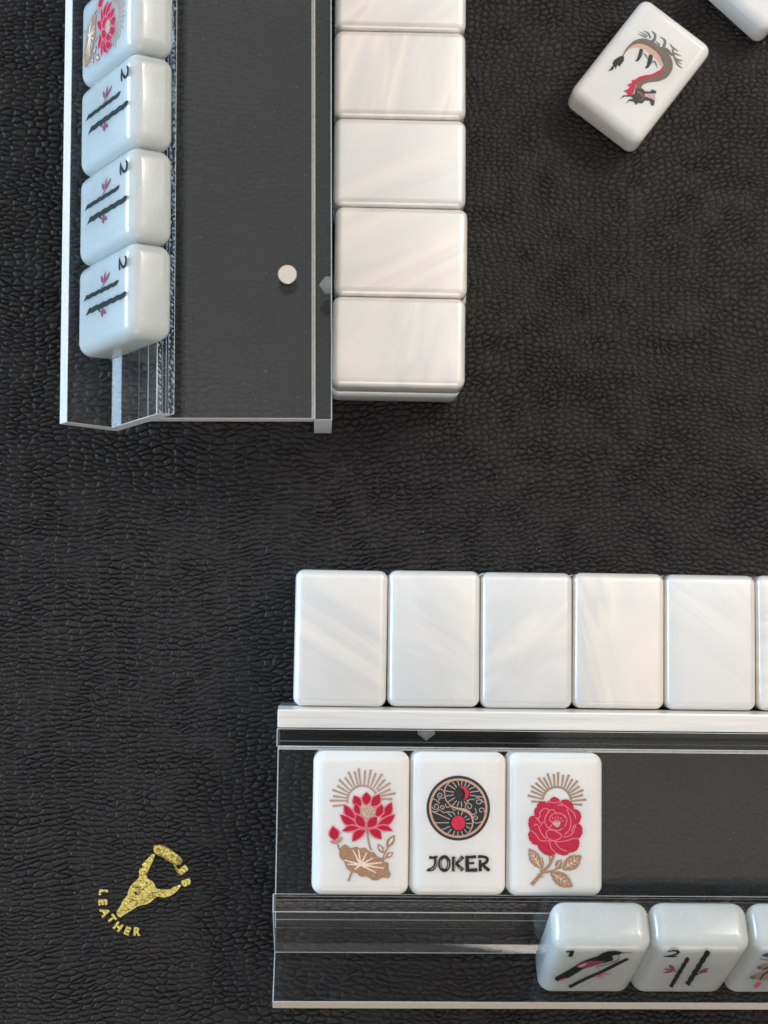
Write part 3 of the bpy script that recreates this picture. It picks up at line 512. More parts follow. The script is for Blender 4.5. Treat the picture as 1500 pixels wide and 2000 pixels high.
('ray','silver',1,[1.84,2.04,1.31,1.58,1.44,1.44,1.97,1.9]),
('ray','silver',1,[0.87,3.04,0.55,2.12,0.72,2.06,1.05,2.98]),
('ray','silver',1,[-.2,3,-.16,2.21,0.02,2.22,-.01,3.01]),
('ray','silver',1,[-1.26,2.7,-.98,2.04,-.81,2.11,-1.08,2.77]),
('ray','silver',1,[-2.7,2.65,-1.62,1.68,-1.5,1.81,-2.57,2.79]),
('yin_yang_line','rosegold',1,[-1.83,10.25,-1.98,10.14,-2.2,9.98,-2.44,9.79,-2.65,9.58,-2.85,9.36,-3.04,9.11,-3.21,8.84,-3.35,8.55,-3.44,8.23,-3.5,7.89,-3.52,7.54,-3.52,7.18,-3.48,6.81,-3.42,6.42,-3.32,6.04,-3.19,5.69,-3.01,5.37,-2.8,5.09,-2.57,4.83,-2.35,4.6,-2.12,4.4,-1.89,4.22,-1.65,4.06,-1.38,3.9,-1.09,3.76,-.78,3.64,-.47,3.52,-.17,3.42,0.11,3.33,0.37,3.26,0.61,3.19,0.86,3.11,1.15,3.01,1.45,2.9,1.73,2.78,1.97,2.66,2.18,2.52,2.39,2.36,2.57,2.18,2.74,1.98,2.89,1.75,3.01,1.49,3.12,1.2,3.18,0.91,3.21,0.61,3.21,0.29,3.17,-.04,3.12,-.35,3.03,-.65,2.93,-.94,2.79,-1.23,2.64,-1.5,2.42,-1.78,2.16,-2.06,1.91,-2.32,1.74,-2.49,1.87,-2.62,2.05,-2.45,2.31,-2.21,2.59,-1.92,2.83,-1.63,3.01,-1.35,3.17,-1.05,3.3,-.74,3.4,-.42,3.47,-.08,3.52,0.26,3.54,0.61,3.53,0.95,3.49,1.28,3.43,1.62,3.33,1.94,3.2,2.24,3.04,2.53,2.85,2.79,2.63,3.04,2.36,3.26,2.05,3.43,1.71,3.57,1.37,3.68,1.06,3.76,0.76,3.82,0.48,3.85,0.22,3.87,-.05,3.9,-.35,3.96,-.66,4.02,-.97,4.09,-1.25,4.19,-1.5,4.31,-1.73,4.44,-1.95,4.6,-2.16,4.79,-2.38,5.01,-2.6,5.25,-2.79,5.51,-2.94,5.8,-3.06,6.12,-3.16,6.47,-3.22,6.84,-3.25,7.19,-3.26,7.53,-3.23,7.86,-3.18,8.17,-3.1,8.46,-2.98,8.72,-2.83,8.97,-2.65,9.2,-2.48,9.42,-2.28,9.62,-2.06,9.81,-1.85,9.97,-1.7,10.08]),
('cloud_scroll','silver',1,[-4.37,6.08,-4.43,6.09,-4.5,6.11,-4.58,6.14,-4.64,6.16,-4.69,6.2,-4.74,6.24,-4.78,6.28,-4.82,6.33,-4.85,6.38,-4.88,6.44,-4.9,6.49,-4.91,6.55,-4.92,6.6,-4.92,6.66,-4.91,6.72,-4.9,6.77,-4.89,6.82,-4.87,6.87,-4.84,6.92,-4.81,6.96,-4.78,7,-4.74,7.03,-4.7,7.06,-4.66,7.09,-4.61,7.11,-4.57,7.12,-4.52,7.13,-4.47,7.13,-4.43,7.13,-4.39,7.13,-4.34,7.12,-4.3,7.11,-4.26,7.09,-4.23,7.07,-4.2,7.04,-4.17,7.02,-4.14,6.99,-4.12,6.96,-4.1,6.92,-4.09,6.89,-4.08,6.86,-4.07,6.82,-4.07,6.79,-4.07,6.76,-4.08,6.73,-4.08,6.7,-4.1,6.67,-4.11,6.64,-4.13,6.62,-4.14,6.6,-4.16,6.58,-4.19,6.56,-4.21,6.55,-4.23,6.54,-4.25,6.53,-4.28,6.52,-4.3,6.52,-4.32,6.52,-4.34,6.52,-4.36,6.53,-4.38,6.53,-4.4,6.54,-4.41,6.55,-4.43,6.56,-4.44,6.57,-4.45,6.59,-4.46,6.6,-4.46,6.61,-4.47,6.62,-4.47,6.64,-4.47,6.66,-4.47,6.67,-4.64,6.66,-4.64,6.64,-4.64,6.62,-4.64,6.58,-4.62,6.55,-4.61,6.52,-4.59,6.49,-4.57,6.46,-4.54,6.43,-4.51,6.41,-4.48,6.39,-4.45,6.38,-4.41,6.36,-4.37,6.35,-4.33,6.35,-4.29,6.35,-4.25,6.35,-4.21,6.36,-4.17,6.38,-4.13,6.4,-4.09,6.42,-4.05,6.45,-4.02,6.48,-3.99,6.52,-3.96,6.56,-3.94,6.6,-3.92,6.64,-3.91,6.69,-3.9,6.74,-3.9,6.79,-3.9,6.84,-3.91,6.9,-3.92,6.95,-3.95,7,-3.97,7.05,-4,7.09,-4.04,7.14,-4.08,7.18,-4.13,7.21,-4.18,7.24,-4.24,7.27,-4.3,7.28,-4.36,7.3,-4.42,7.31,-4.48,7.31,-4.55,7.3,-4.61,7.29,-4.68,7.27,-4.74,7.24,-4.79,7.2,-4.85,7.16,-4.9,7.12,-4.95,7.07,-4.99,7.01,-5.02,6.95,-5.05,6.88,-5.07,6.81,-5.09,6.74,-5.09,6.67,-5.09,6.59,-5.08,6.52,-5.06,6.44,-5.04,6.37,-5,6.3,-4.96,6.23,-4.91,6.17,-4.86,6.11,-4.79,6.06,-4.72,6.01,-4.64,5.98,-4.55,5.95,-4.47,5.93,-4.42,5.91]),
('cloud_scroll','silver',1,[-6.33,3.98,-6.31,3.92,-6.27,3.83,-6.22,3.74,-6.16,3.65,-6.1,3.57,-6.03,3.51,-5.95,3.45,-5.87,3.41,-5.78,3.37,-5.69,3.34,-5.6,3.32,-5.51,3.31,-5.42,3.31,-5.34,3.32,-5.25,3.34,-5.17,3.37,-5.09,3.4,-5.02,3.44,-4.95,3.49,-4.89,3.55,-4.83,3.61,-4.79,3.68,-4.75,3.74,-4.72,3.82,-4.69,3.89,-4.68,3.97,-4.67,4.04,-4.68,4.11,-4.69,4.19,-4.7,4.26,-4.73,4.33,-4.76,4.39,-4.8,4.45,-4.84,4.5,-4.89,4.55,-4.94,4.59,-5,4.63,-5.06,4.66,-5.12,4.68,-5.18,4.7,-5.24,4.71,-5.3,4.71,-5.37,4.71,-5.43,4.7,-5.48,4.68,-5.54,4.66,-5.59,4.63,-5.63,4.6,-5.68,4.56,-5.71,4.52,-5.75,4.48,-5.77,4.44,-5.79,4.39,-5.81,4.34,-5.82,4.29,-5.82,4.24,-5.82,4.2,-5.82,4.15,-5.81,4.1,-5.79,4.06,-5.77,4.02,-5.75,3.99,-5.72,3.95,-5.69,3.92,-5.65,3.9,-5.62,3.88,-5.58,3.86,-5.55,3.85,-5.5,3.84,-5.46,3.84,-5.43,3.84,-5.42,3.85,-5.42,4.02,-5.44,4.02,-5.47,4.01,-5.49,4.01,-5.5,4.02,-5.52,4.02,-5.54,4.03,-5.56,4.04,-5.57,4.05,-5.59,4.07,-5.61,4.09,-5.62,4.11,-5.63,4.13,-5.64,4.15,-5.65,4.18,-5.65,4.21,-5.65,4.24,-5.65,4.27,-5.64,4.3,-5.63,4.33,-5.62,4.36,-5.6,4.39,-5.58,4.41,-5.56,4.44,-5.53,4.46,-5.5,4.49,-5.46,4.5,-5.42,4.52,-5.39,4.53,-5.35,4.54,-5.3,4.54,-5.26,4.54,-5.22,4.53,-5.17,4.52,-5.13,4.5,-5.08,4.48,-5.04,4.46,-5.01,4.43,-4.97,4.39,-4.94,4.35,-4.91,4.31,-4.89,4.26,-4.87,4.21,-4.86,4.15,-4.85,4.1,-4.85,4.05,-4.85,3.99,-4.86,3.93,-4.88,3.87,-4.9,3.82,-4.93,3.77,-4.97,3.71,-5.01,3.67,-5.06,3.63,-5.11,3.59,-5.17,3.55,-5.23,3.52,-5.29,3.5,-5.36,3.49,-5.43,3.48,-5.5,3.48,-5.58,3.49,-5.65,3.5,-5.72,3.53,-5.79,3.56,-5.85,3.59,-5.92,3.64,-5.97,3.69,-6.02,3.75,-6.07,3.82,-6.11,3.9,-6.15,3.99,-6.17,4.05]),
('cloud_scroll','silver',1,[-4.33,3.73,-4.32,3.77,-4.32,3.83,-4.31,3.89,-4.3,3.93,-4.28,3.97,-4.26,4.01,-4.23,4.05,-4.21,4.09,-4.17,4.12,-4.14,4.14,-4.1,4.17,-4.07,4.19,-4.03,4.2,-3.99,4.22,-3.95,4.22,-3.91,4.23,-3.87,4.23,-3.83,4.22,-3.79,4.22,-3.76,4.21,-3.72,4.19,-3.69,4.18,-3.66,4.16,-3.63,4.14,-3.61,4.11,-3.58,4.09,-3.56,4.06,-3.55,4.03,-3.54,4,-3.53,3.97,-3.52,3.94,-3.52,3.91,-3.52,3.88,-3.52,3.85,-3.53,3.82,-3.53,3.8,-3.54,3.77,-3.56,3.75,-3.57,3.73,-3.59,3.71,-3.6,3.69,-3.62,3.67,-3.64,3.66,-3.66,3.65,-3.68,3.64,-3.71,3.63,-3.73,3.63,-3.75,3.63,-3.77,3.63,-3.79,3.63,-3.81,3.63,-3.83,3.64,-3.84,3.65,-3.86,3.66,-3.87,3.67,-3.88,3.68,-3.89,3.69,-3.9,3.7,-3.91,3.71,-3.92,3.72,-3.92,3.74,-3.92,3.75,-3.93,3.76,-3.93,3.77,-3.93,3.78,-3.92,3.79,-3.92,3.8,-3.92,3.81,-3.91,3.81,-3.91,3.82,-3.9,3.83,-3.89,3.84,-4.02,3.95,-4.03,3.95,-4.04,3.93,-4.06,3.91,-4.07,3.88,-4.08,3.86,-4.09,3.83,-4.1,3.8,-4.1,3.77,-4.1,3.75,-4.09,3.72,-4.09,3.69,-4.08,3.66,-4.06,3.63,-4.05,3.6,-4.03,3.58,-4,3.55,-3.98,3.53,-3.95,3.51,-3.92,3.49,-3.89,3.48,-3.85,3.47,-3.82,3.46,-3.78,3.46,-3.74,3.46,-3.7,3.46,-3.67,3.47,-3.63,3.48,-3.59,3.49,-3.55,3.51,-3.52,3.54,-3.49,3.56,-3.46,3.59,-3.43,3.63,-3.41,3.66,-3.39,3.7,-3.37,3.74,-3.36,3.78,-3.35,3.83,-3.34,3.87,-3.34,3.92,-3.35,3.97,-3.36,4.01,-3.37,4.06,-3.39,4.1,-3.42,4.15,-3.45,4.19,-3.48,4.23,-3.52,4.26,-3.56,4.3,-3.6,4.32,-3.65,4.35,-3.7,4.37,-3.75,4.38,-3.81,4.39,-3.86,4.4,-3.92,4.4,-3.97,4.39,-4.03,4.38,-4.09,4.36,-4.14,4.34,-4.19,4.31,-4.24,4.28,-4.29,4.24,-4.33,4.2,-4.37,4.15,-4.41,4.1,-4.44,4.05,-4.46,3.99,-4.48,3.92,-4.49,3.85,-4.5,3.79,-4.5,3.75]),
('cloud_scroll','silver',1,[1.86,3.54,1.83,3.6,1.78,3.69,1.73,3.79,1.7,3.87,1.69,3.95,1.68,4.04,1.68,4.12,1.7,4.2,1.72,4.28,1.75,4.36,1.78,4.43,1.82,4.5,1.87,4.56,1.93,4.61,1.99,4.66,2.05,4.7,2.12,4.73,2.19,4.76,2.26,4.78,2.33,4.79,2.4,4.79,2.47,4.79,2.54,4.78,2.6,4.76,2.66,4.74,2.72,4.71,2.77,4.67,2.82,4.63,2.86,4.59,2.9,4.54,2.93,4.49,2.96,4.44,2.98,4.38,2.99,4.33,3,4.27,3,4.22,2.99,4.17,2.98,4.12,2.97,4.07,2.95,4.02,2.92,3.98,2.89,3.94,2.86,3.9,2.83,3.87,2.79,3.85,2.75,3.83,2.71,3.81,2.67,3.8,2.63,3.79,2.59,3.79,2.55,3.79,2.51,3.79,2.48,3.8,2.44,3.82,2.41,3.83,2.38,3.85,2.36,3.87,2.34,3.89,2.32,3.92,2.3,3.94,2.29,3.97,2.28,3.99,2.28,4.02,2.27,4.05,2.27,4.07,2.28,4.09,2.28,4.11,2.29,4.13,2.3,4.15,2.31,4.17,2.33,4.19,2.34,4.2,2.21,4.32,2.2,4.3,2.18,4.28,2.15,4.24,2.13,4.2,2.12,4.16,2.11,4.12,2.1,4.08,2.1,4.04,2.1,3.99,2.11,3.95,2.13,3.9,2.15,3.86,2.17,3.82,2.2,3.78,2.24,3.75,2.28,3.71,2.33,3.68,2.37,3.66,2.43,3.64,2.48,3.63,2.54,3.62,2.59,3.62,2.65,3.62,2.71,3.63,2.77,3.65,2.83,3.67,2.88,3.7,2.94,3.74,2.98,3.78,3.03,3.83,3.07,3.89,3.1,3.94,3.13,4.01,3.15,4.07,3.17,4.14,3.17,4.21,3.17,4.29,3.16,4.36,3.14,4.43,3.12,4.5,3.09,4.57,3.04,4.64,3,4.7,2.94,4.76,2.88,4.81,2.81,4.85,2.73,4.89,2.65,4.92,2.57,4.94,2.49,4.96,2.4,4.96,2.31,4.96,2.22,4.95,2.13,4.92,2.05,4.89,1.96,4.85,1.89,4.8,1.81,4.74,1.74,4.67,1.68,4.6,1.63,4.51,1.59,4.43,1.55,4.33,1.53,4.24,1.51,4.14,1.51,4.04,1.51,3.93,1.53,3.83,1.57,3.72,1.62,3.61,1.67,3.52,1.71,3.46]),
('cloud_scroll','silver',1,[5.28,5.85,5.3,5.8,5.33,5.73,5.35,5.66,5.37,5.6,5.37,5.54,5.37,5.48,5.37,5.42,5.36,5.36,5.34,5.31,5.32,5.26,5.3,5.2,5.27,5.16,5.24,5.11,5.2,5.07,5.16,5.03,5.12,5,5.08,4.97,5.03,4.95,4.98,4.92,4.93,4.91,4.89,4.9,4.84,4.89,4.79,4.89,4.74,4.89,4.7,4.89,4.65,4.9,4.61,4.92,4.57,4.93,4.53,4.95,4.49,4.98,4.46,5,4.43,5.03,4.4,5.06,4.38,5.09,4.36,5.12,4.34,5.16,4.32,5.19,4.31,5.23,4.31,5.26,4.3,5.3,4.3,5.33,4.31,5.36,4.31,5.4,4.32,5.43,4.33,5.46,4.34,5.48,4.36,5.51,4.38,5.53,4.4,5.55,4.42,5.57,4.44,5.59,4.46,5.6,4.48,5.62,4.51,5.62,4.53,5.63,4.55,5.64,4.57,5.64,4.6,5.64,4.62,5.64,4.64,5.63,4.66,5.63,4.68,5.62,4.69,5.61,4.71,5.6,4.72,5.6,4.73,5.58,4.74,5.57,4.75,5.56,4.75,5.55,4.76,5.54,4.77,5.52,4.77,5.5,4.94,5.56,4.93,5.57,4.92,5.59,4.91,5.62,4.9,5.65,4.88,5.68,4.86,5.7,4.83,5.73,4.81,5.75,4.78,5.76,4.75,5.78,4.71,5.79,4.68,5.8,4.64,5.81,4.6,5.81,4.56,5.81,4.53,5.81,4.49,5.8,4.45,5.79,4.41,5.77,4.37,5.75,4.34,5.73,4.3,5.7,4.27,5.67,4.24,5.64,4.21,5.6,4.19,5.56,4.17,5.52,4.15,5.48,4.14,5.43,4.13,5.38,4.13,5.34,4.13,5.29,4.14,5.24,4.15,5.19,4.16,5.14,4.18,5.09,4.2,5.04,4.23,4.99,4.27,4.95,4.3,4.91,4.35,4.87,4.39,4.84,4.44,4.8,4.49,4.78,4.55,4.76,4.61,4.74,4.67,4.72,4.73,4.72,4.79,4.72,4.86,4.72,4.92,4.73,4.98,4.74,5.05,4.77,5.11,4.79,5.17,4.82,5.22,4.86,5.28,4.91,5.33,4.95,5.37,5.01,5.41,5.06,5.45,5.12,5.48,5.19,5.51,5.26,5.53,5.33,5.54,5.4,5.54,5.47,5.54,5.55,5.54,5.63,5.52,5.71,5.49,5.79,5.46,5.86,5.45,5.91]),
('cloud_scroll','silver',1,[6.14,2.76,6.15,2.81,6.18,2.88,6.21,2.97,6.22,3.05,6.23,3.13,6.23,3.2,6.22,3.28,6.21,3.35,6.19,3.42,6.16,3.48,6.13,3.55,6.09,3.61,6.05,3.67,6,3.72,5.95,3.76,5.9,3.81,5.84,3.84,5.78,3.87,5.72,3.9,5.66,3.92,5.59,3.93,5.53,3.94,5.47,3.95,5.4,3.94,5.34,3.93,5.28,3.92,5.22,3.9,5.17,3.88,5.12,3.85,5.07,3.82,5.02,3.78,4.98,3.75,4.94,3.7,4.91,3.66,4.88,3.61,4.86,3.57,4.84,3.52,4.83,3.47,4.82,3.42,4.81,3.37,4.81,3.32,4.82,3.27,4.83,3.22,4.84,3.17,4.86,3.13,4.88,3.09,4.9,3.05,4.93,3.01,4.96,2.98,4.99,2.95,5.03,2.93,5.06,2.9,5.1,2.89,5.14,2.87,5.18,2.86,5.22,2.85,5.25,2.85,5.29,2.85,5.33,2.85,5.37,2.86,5.4,2.87,5.43,2.88,5.47,2.9,5.49,2.92,5.52,2.94,5.54,2.96,5.57,2.99,5.58,3.01,5.6,3.04,5.61,3.07,5.62,3.1,5.62,3.11,5.46,3.16,5.45,3.14,5.45,3.13,5.44,3.11,5.44,3.1,5.43,3.09,5.42,3.08,5.41,3.07,5.39,3.06,5.38,3.05,5.36,3.04,5.34,3.03,5.33,3.03,5.31,3.02,5.28,3.02,5.26,3.02,5.24,3.02,5.22,3.03,5.19,3.03,5.17,3.04,5.15,3.05,5.12,3.07,5.1,3.08,5.08,3.1,5.06,3.12,5.05,3.15,5.03,3.17,5.02,3.2,5,3.23,5,3.26,4.99,3.29,4.99,3.32,4.99,3.36,4.99,3.39,5,3.43,5.01,3.46,5.02,3.5,5.03,3.53,5.06,3.57,5.08,3.6,5.11,3.63,5.14,3.66,5.17,3.68,5.21,3.71,5.24,3.73,5.28,3.74,5.33,3.76,5.37,3.77,5.42,3.77,5.47,3.77,5.51,3.77,5.56,3.77,5.61,3.76,5.66,3.74,5.71,3.72,5.75,3.7,5.8,3.67,5.84,3.64,5.88,3.6,5.91,3.56,5.95,3.51,5.98,3.47,6,3.42,6.02,3.36,6.04,3.31,6.05,3.25,6.06,3.19,6.06,3.13,6.05,3.07,6.04,3.01,6.02,2.94,5.99,2.87,5.97,2.82]),
('cloud_scroll','silver',1,[3.59,1.14,3.57,1.19,3.55,1.25,3.54,1.31,3.53,1.37,3.53,1.42,3.53,1.47,3.54,1.52,3.56,1.57,3.58,1.61,3.6,1.65,3.63,1.7,3.66,1.73,3.69,1.76,3.73,1.79,3.76,1.82,3.8,1.84,3.84,1.86,3.89,1.87,3.93,1.88,3.97,1.89,4.01,1.89,4.06,1.88,4.1,1.88,4.14,1.87,4.17,1.85,4.21,1.83,4.24,1.81,4.27,1.79,4.3,1.77,4.32,1.74,4.34,1.71,4.36,1.68,4.37,1.65,4.38,1.62,4.39,1.58,4.39,1.55,4.39,1.52,4.39,1.49,4.38,1.46,4.37,1.43,4.36,1.41,4.35,1.38,4.34,1.36,4.32,1.34,4.3,1.32,4.28,1.31,4.26,1.29,4.24,1.28,4.22,1.27,4.19,1.26,4.17,1.26,4.15,1.26,4.13,1.26,4.11,1.26,4.09,1.27,4.07,1.27,4.06,1.28,4.04,1.29,4.03,1.3,4.01,1.31,4,1.32,3.99,1.33,3.99,1.34,3.98,1.36,3.98,1.37,3.97,1.38,3.97,1.39,3.97,1.4,3.97,1.41,3.98,1.42,3.98,1.44,3.99,1.45,3.82,1.5,3.82,1.49,3.81,1.47,3.8,1.44,3.8,1.41,3.8,1.38,3.8,1.35,3.81,1.32,3.82,1.29,3.83,1.26,3.85,1.24,3.87,1.21,3.89,1.19,3.92,1.16,3.95,1.14,3.98,1.13,4.01,1.11,4.04,1.1,4.08,1.09,4.12,1.09,4.16,1.09,4.2,1.09,4.23,1.1,4.27,1.11,4.31,1.13,4.35,1.14,4.38,1.17,4.42,1.2,4.45,1.23,4.48,1.26,4.5,1.3,4.52,1.34,4.54,1.38,4.55,1.42,4.56,1.47,4.57,1.52,4.56,1.56,4.56,1.61,4.55,1.66,4.53,1.71,4.51,1.76,4.49,1.8,4.46,1.84,4.42,1.88,4.38,1.92,4.34,1.95,4.29,1.98,4.24,2.01,4.19,2.03,4.14,2.04,4.08,2.05,4.02,2.06,3.96,2.06,3.9,2.05,3.84,2.04,3.78,2.02,3.73,2,3.67,1.97,3.62,1.93,3.57,1.89,3.53,1.85,3.49,1.8,3.45,1.74,3.42,1.68,3.39,1.62,3.37,1.56,3.36,1.49,3.35,1.42,3.35,1.35,3.37,1.28,3.39,1.2,3.41,1.14,3.42,1.1]),
('cloud_scroll','silver',1,[-5.07,7.94,-4.9,7.98,-4.65,8.03,-4.39,8.06,-4.18,8.04,-4,7.95,-3.82,7.8,-3.66,7.63,-3.54,7.52,-3.42,7.64,-3.53,7.75,-3.7,7.92,-3.9,8.09,-4.13,8.21,-4.39,8.23,-4.68,8.2,-4.93,8.14,-5.1,8.11]),
('cloud_scroll','silver',1,[-6.27,5.76,-6.12,5.75,-5.91,5.74,-5.69,5.71,-5.51,5.65,-5.38,5.53,-5.25,5.35,-5.12,5.15,-4.98,5,-4.81,4.92,-4.64,4.88,-4.5,4.87,-4.4,4.86,-4.38,5.03,-4.48,5.04,-4.61,5.05,-4.75,5.08,-4.87,5.14,-4.99,5.26,-5.11,5.44,-5.25,5.64,-5.42,5.79,-5.65,5.88,-5.89,5.91,-6.11,5.92,-6.26,5.93]),
('cloud_scroll','silver',1,[-4.71,5.31,-4.68,5.43,-4.65,5.59,-4.59,5.75,-4.49,5.85,-4.28,5.93,-3.97,5.98,-3.67,6.02,-3.46,6.05,-3.48,6.22,-3.69,6.19,-4,6.15,-4.32,6.09,-4.58,6,-4.74,5.84,-4.81,5.64,-4.85,5.47,-4.88,5.35]),
('cloud_scroll','silver',1,[-6.45,2.94,-6.24,2.9,-5.93,2.84,-5.6,2.8,-5.29,2.81,-5.04,2.93,-4.84,3.1,-4.67,3.24,-4.52,3.28,-4.34,3.19,-4.11,2.99,-3.87,2.77,-3.59,2.63,-3.31,2.63,-3.04,2.71,-2.77,2.79,-2.5,2.83,-2.17,2.81,-1.79,2.76,-1.43,2.69,-1.18,2.65,-1.15,2.82,-1.4,2.86,-1.76,2.92,-2.15,2.98,-2.51,3.01,-2.81,2.96,-3.09,2.87,-3.33,2.8,-3.55,2.8,-3.77,2.91,-4,3.12,-4.24,3.33,-4.5,3.45,-4.75,3.39,-4.95,3.23,-5.13,3.07,-5.32,2.98,-5.59,2.97,-5.91,3.01,-6.21,3.07,-6.42,3.1]),
('cloud_scroll','silver',1,[-3.21,4.67,-3.18,4.54,-3.15,4.34,-3.08,4.13,-2.97,3.97,-2.8,3.9,-2.6,3.89,-2.4,3.91,-2.22,3.96,-2.05,4.05,-1.89,4.17,-1.75,4.29,-1.66,4.37,-1.78,4.5,-1.87,4.42,-2,4.3,-2.14,4.19,-2.28,4.12,-2.43,4.08,-2.61,4.06,-2.76,4.06,-2.86,4.1,-2.93,4.2,-2.98,4.38,-3.01,4.57,-3.04,4.71]),
('cloud_scroll','silver',1,[-1.66,4.02,-1.63,3.89,-1.57,3.69,-1.49,3.49,-1.36,3.32,-1.17,3.25,-.96,3.23,-.77,3.24,-.64,3.24,-.64,3.42,-.77,3.41,-.96,3.4,-1.14,3.42,-1.26,3.46,-1.33,3.57,-1.4,3.75,-1.46,3.94,-1.5,4.07]),
('cloud_scroll','silver',1,[1.95,4.95,2.06,5.11,2.21,5.34,2.39,5.57,2.58,5.71,2.84,5.76,3.18,5.76,3.51,5.73,3.74,5.71,3.75,5.88,3.52,5.9,3.19,5.93,2.83,5.93,2.51,5.87,2.26,5.69,2.07,5.44,1.91,5.2,1.81,5.04]),
('cloud_scroll','silver',1,[4.06,5.93,4.18,6,4.34,6.1,4.52,6.18,4.65,6.19,4.78,6.09,4.92,5.91,5.09,5.68,5.3,5.48,5.56,5.32,5.86,5.17,6.13,5.04,6.32,4.95,6.4,5.11,6.21,5.2,5.93,5.32,5.65,5.47,5.41,5.62,5.23,5.79,5.06,6.01,4.9,6.21,4.7,6.35,4.47,6.35,4.26,6.25,4.08,6.14,3.97,6.07]),
('cloud_scroll','silver',1,[3.81,3.8,3.88,3.6,3.98,3.3,4.07,3,4.08,2.79,4.03,2.67,3.92,2.58,3.78,2.51,3.63,2.46,3.45,2.46,3.22,2.5,3.01,2.55,2.86,2.59,2.82,2.42,2.97,2.39,3.19,2.33,3.43,2.29,3.65,2.29,3.84,2.35,4.02,2.43,4.17,2.57,4.26,2.77,4.24,3.03,4.15,3.35,4.04,3.65,3.98,3.85]),
('cloud_scroll','silver',1,[3.29,1.31,3.33,1.15,3.38,0.92,3.46,0.68,3.59,0.48,3.77,0.36,3.98,0.29,4.21,0.26,4.46,0.27,4.76,0.32,5.1,0.43,5.4,0.53,5.62,0.61,5.56,0.77,5.35,0.69,5.04,0.59,4.72,0.49,4.44,0.43,4.22,0.43,4.02,0.46,3.85,0.52,3.71,0.6,3.62,0.75,3.55,0.97,3.5,1.19,3.46,1.35]),
('sun_disc','jet',0,[1.73,0.29,1.71,0,1.65,-.29,1.54,-.56,1.38,-.81,1.2,-1.03,0.97,-1.22,0.73,-1.38,0.46,-1.49,0.17,-1.56,-.12,-1.59,-.41,-1.57,-.7,-1.5,-.97,-1.39,-1.22,-1.24,-1.44,-1.05,-1.64,-.83,-1.79,-.58,-1.91,-.32,-1.98,-.03,-2,0.26,-1.98,0.55,-1.92,0.84,-1.81,1.11,-1.65,1.36,-1.47,1.58,-1.25,1.77,-1,1.93,-.73,2.04,-.44,2.11,-.15,2.14,0.14,2.12,0.43,2.05,0.7,1.94,0.95,1.79,1.17,1.6,1.37,1.38,1.52,1.13,1.64,0.86,1.71,0.58]),
('sun_disc','coral',0,[1.59,0.33,1.57,0.06,1.51,-.2,1.41,-.45,1.28,-.68,1.12,-.88,0.93,-1.06,0.71,-1.2,0.47,-1.3,0.23,-1.37,-.03,-1.39,-.28,-1.37,-.53,-1.31,-.77,-1.21,-.99,-1.07,-1.18,-.9,-1.35,-.7,-1.48,-.47,-1.58,-.23,-1.65,0.03,-1.67,0.3,-1.65,0.57,-1.59,0.83,-1.5,1.08,-1.37,1.31,-1.2,1.51,-1.01,1.69,-.79,1.83,-.56,1.93,-.31,2,-.06,2.02,0.2,2,0.45,1.94,0.68,1.84,0.9,1.7,1.1,1.53,1.27,1.33,1.4,1.1,1.5,0.85,1.56,0.59]),
('moon_disc','slate',0,[2.26,7.24,2.25,6.97,2.19,6.71,2.09,6.47,1.95,6.24,1.78,6.04,1.59,5.87,1.36,5.73,1.12,5.62,0.87,5.56,0.61,5.54,0.35,5.55,0.09,5.61,-.15,5.71,-.38,5.85,-.58,6.02,-.75,6.22,-.89,6.44,-.99,6.69,-1.05,6.94,-1.08,7.21,-1.06,7.47,-1,7.73,-.9,7.97,-.77,8.2,-.6,8.4,-.4,8.58,-.18,8.72,0.06,8.82,0.32,8.88,0.58,8.91,0.84,8.89,1.1,8.83,1.34,8.73,1.56,8.59,1.77,8.42,1.94,8.22,2.08,8,2.18,7.76,2.24,7.5]),
('moon_disc','jet',0,[-.31,8.73,0.12,8.53,0.79,7.88,0.93,6.96,0.67,6.04,0.47,5.51,1.34,5.65,1.67,6.57,1.66,7.49,1.19,8.28,0.52,8.6]),
('moon_crescent','coral',0,[0.05,8.73,0.91,8.91,1.72,8.61,2.29,7.89,2.45,7.11,2.16,6.31,1.63,5.78,0.97,5.62,1.34,6.04,1.53,6.7,1.46,7.49,1.12,8.15,0.58,8.54]),
('letter','ink',1,[-6.9,-8.06,-6.74,-8.07,-6.49,-8.08,-6.2,-8.09,-5.91,-8.07,-5.6,-8.01,-5.28,-7.93,-4.99,-7.85,-4.8,-7.79,-4.94,-7.29,-5.14,-7.33,-5.41,-7.4,-5.71,-7.47,-5.96,-7.5,-6.19,-7.49,-6.44,-7.46,-6.66,-7.41,-6.83,-7.39]),
('letter','ink',1,[-5.83,-7.65,-5.79,-7.83,-5.75,-8.08,-5.71,-8.35,-5.69,-8.59,-5.68,-8.82,-5.69,-9.04,-5.72,-9.24,-5.77,-9.4,-5.86,-9.56,-5.98,-9.73,-6.11,-9.87,-6.22,-9.98,-6.36,-10.06,-6.55,-10.13,-6.78,-10.21,-7,-10.31,-7.17,-10.43,-7.31,-10.55,-7.41,-10.66,-7.49,-10.74,-7.43,-10.91,-7.32,-10.92,-7.17,-10.95,-6.99,-10.96,-6.8,-10.96,-6.59,-10.94,-6.33,-10.91,-6.03,-10.83,-5.72,-10.68,-5.48,-10.47,-5.28,-10.23,-5.12,-9.96,-5,-9.68,-4.92,-9.38,-4.9,-9.09,-4.9,-8.81,-4.92,-8.54,-4.95,-8.24,-5.01,-7.94,-5.07,-7.69,-5.11,-7.51]),
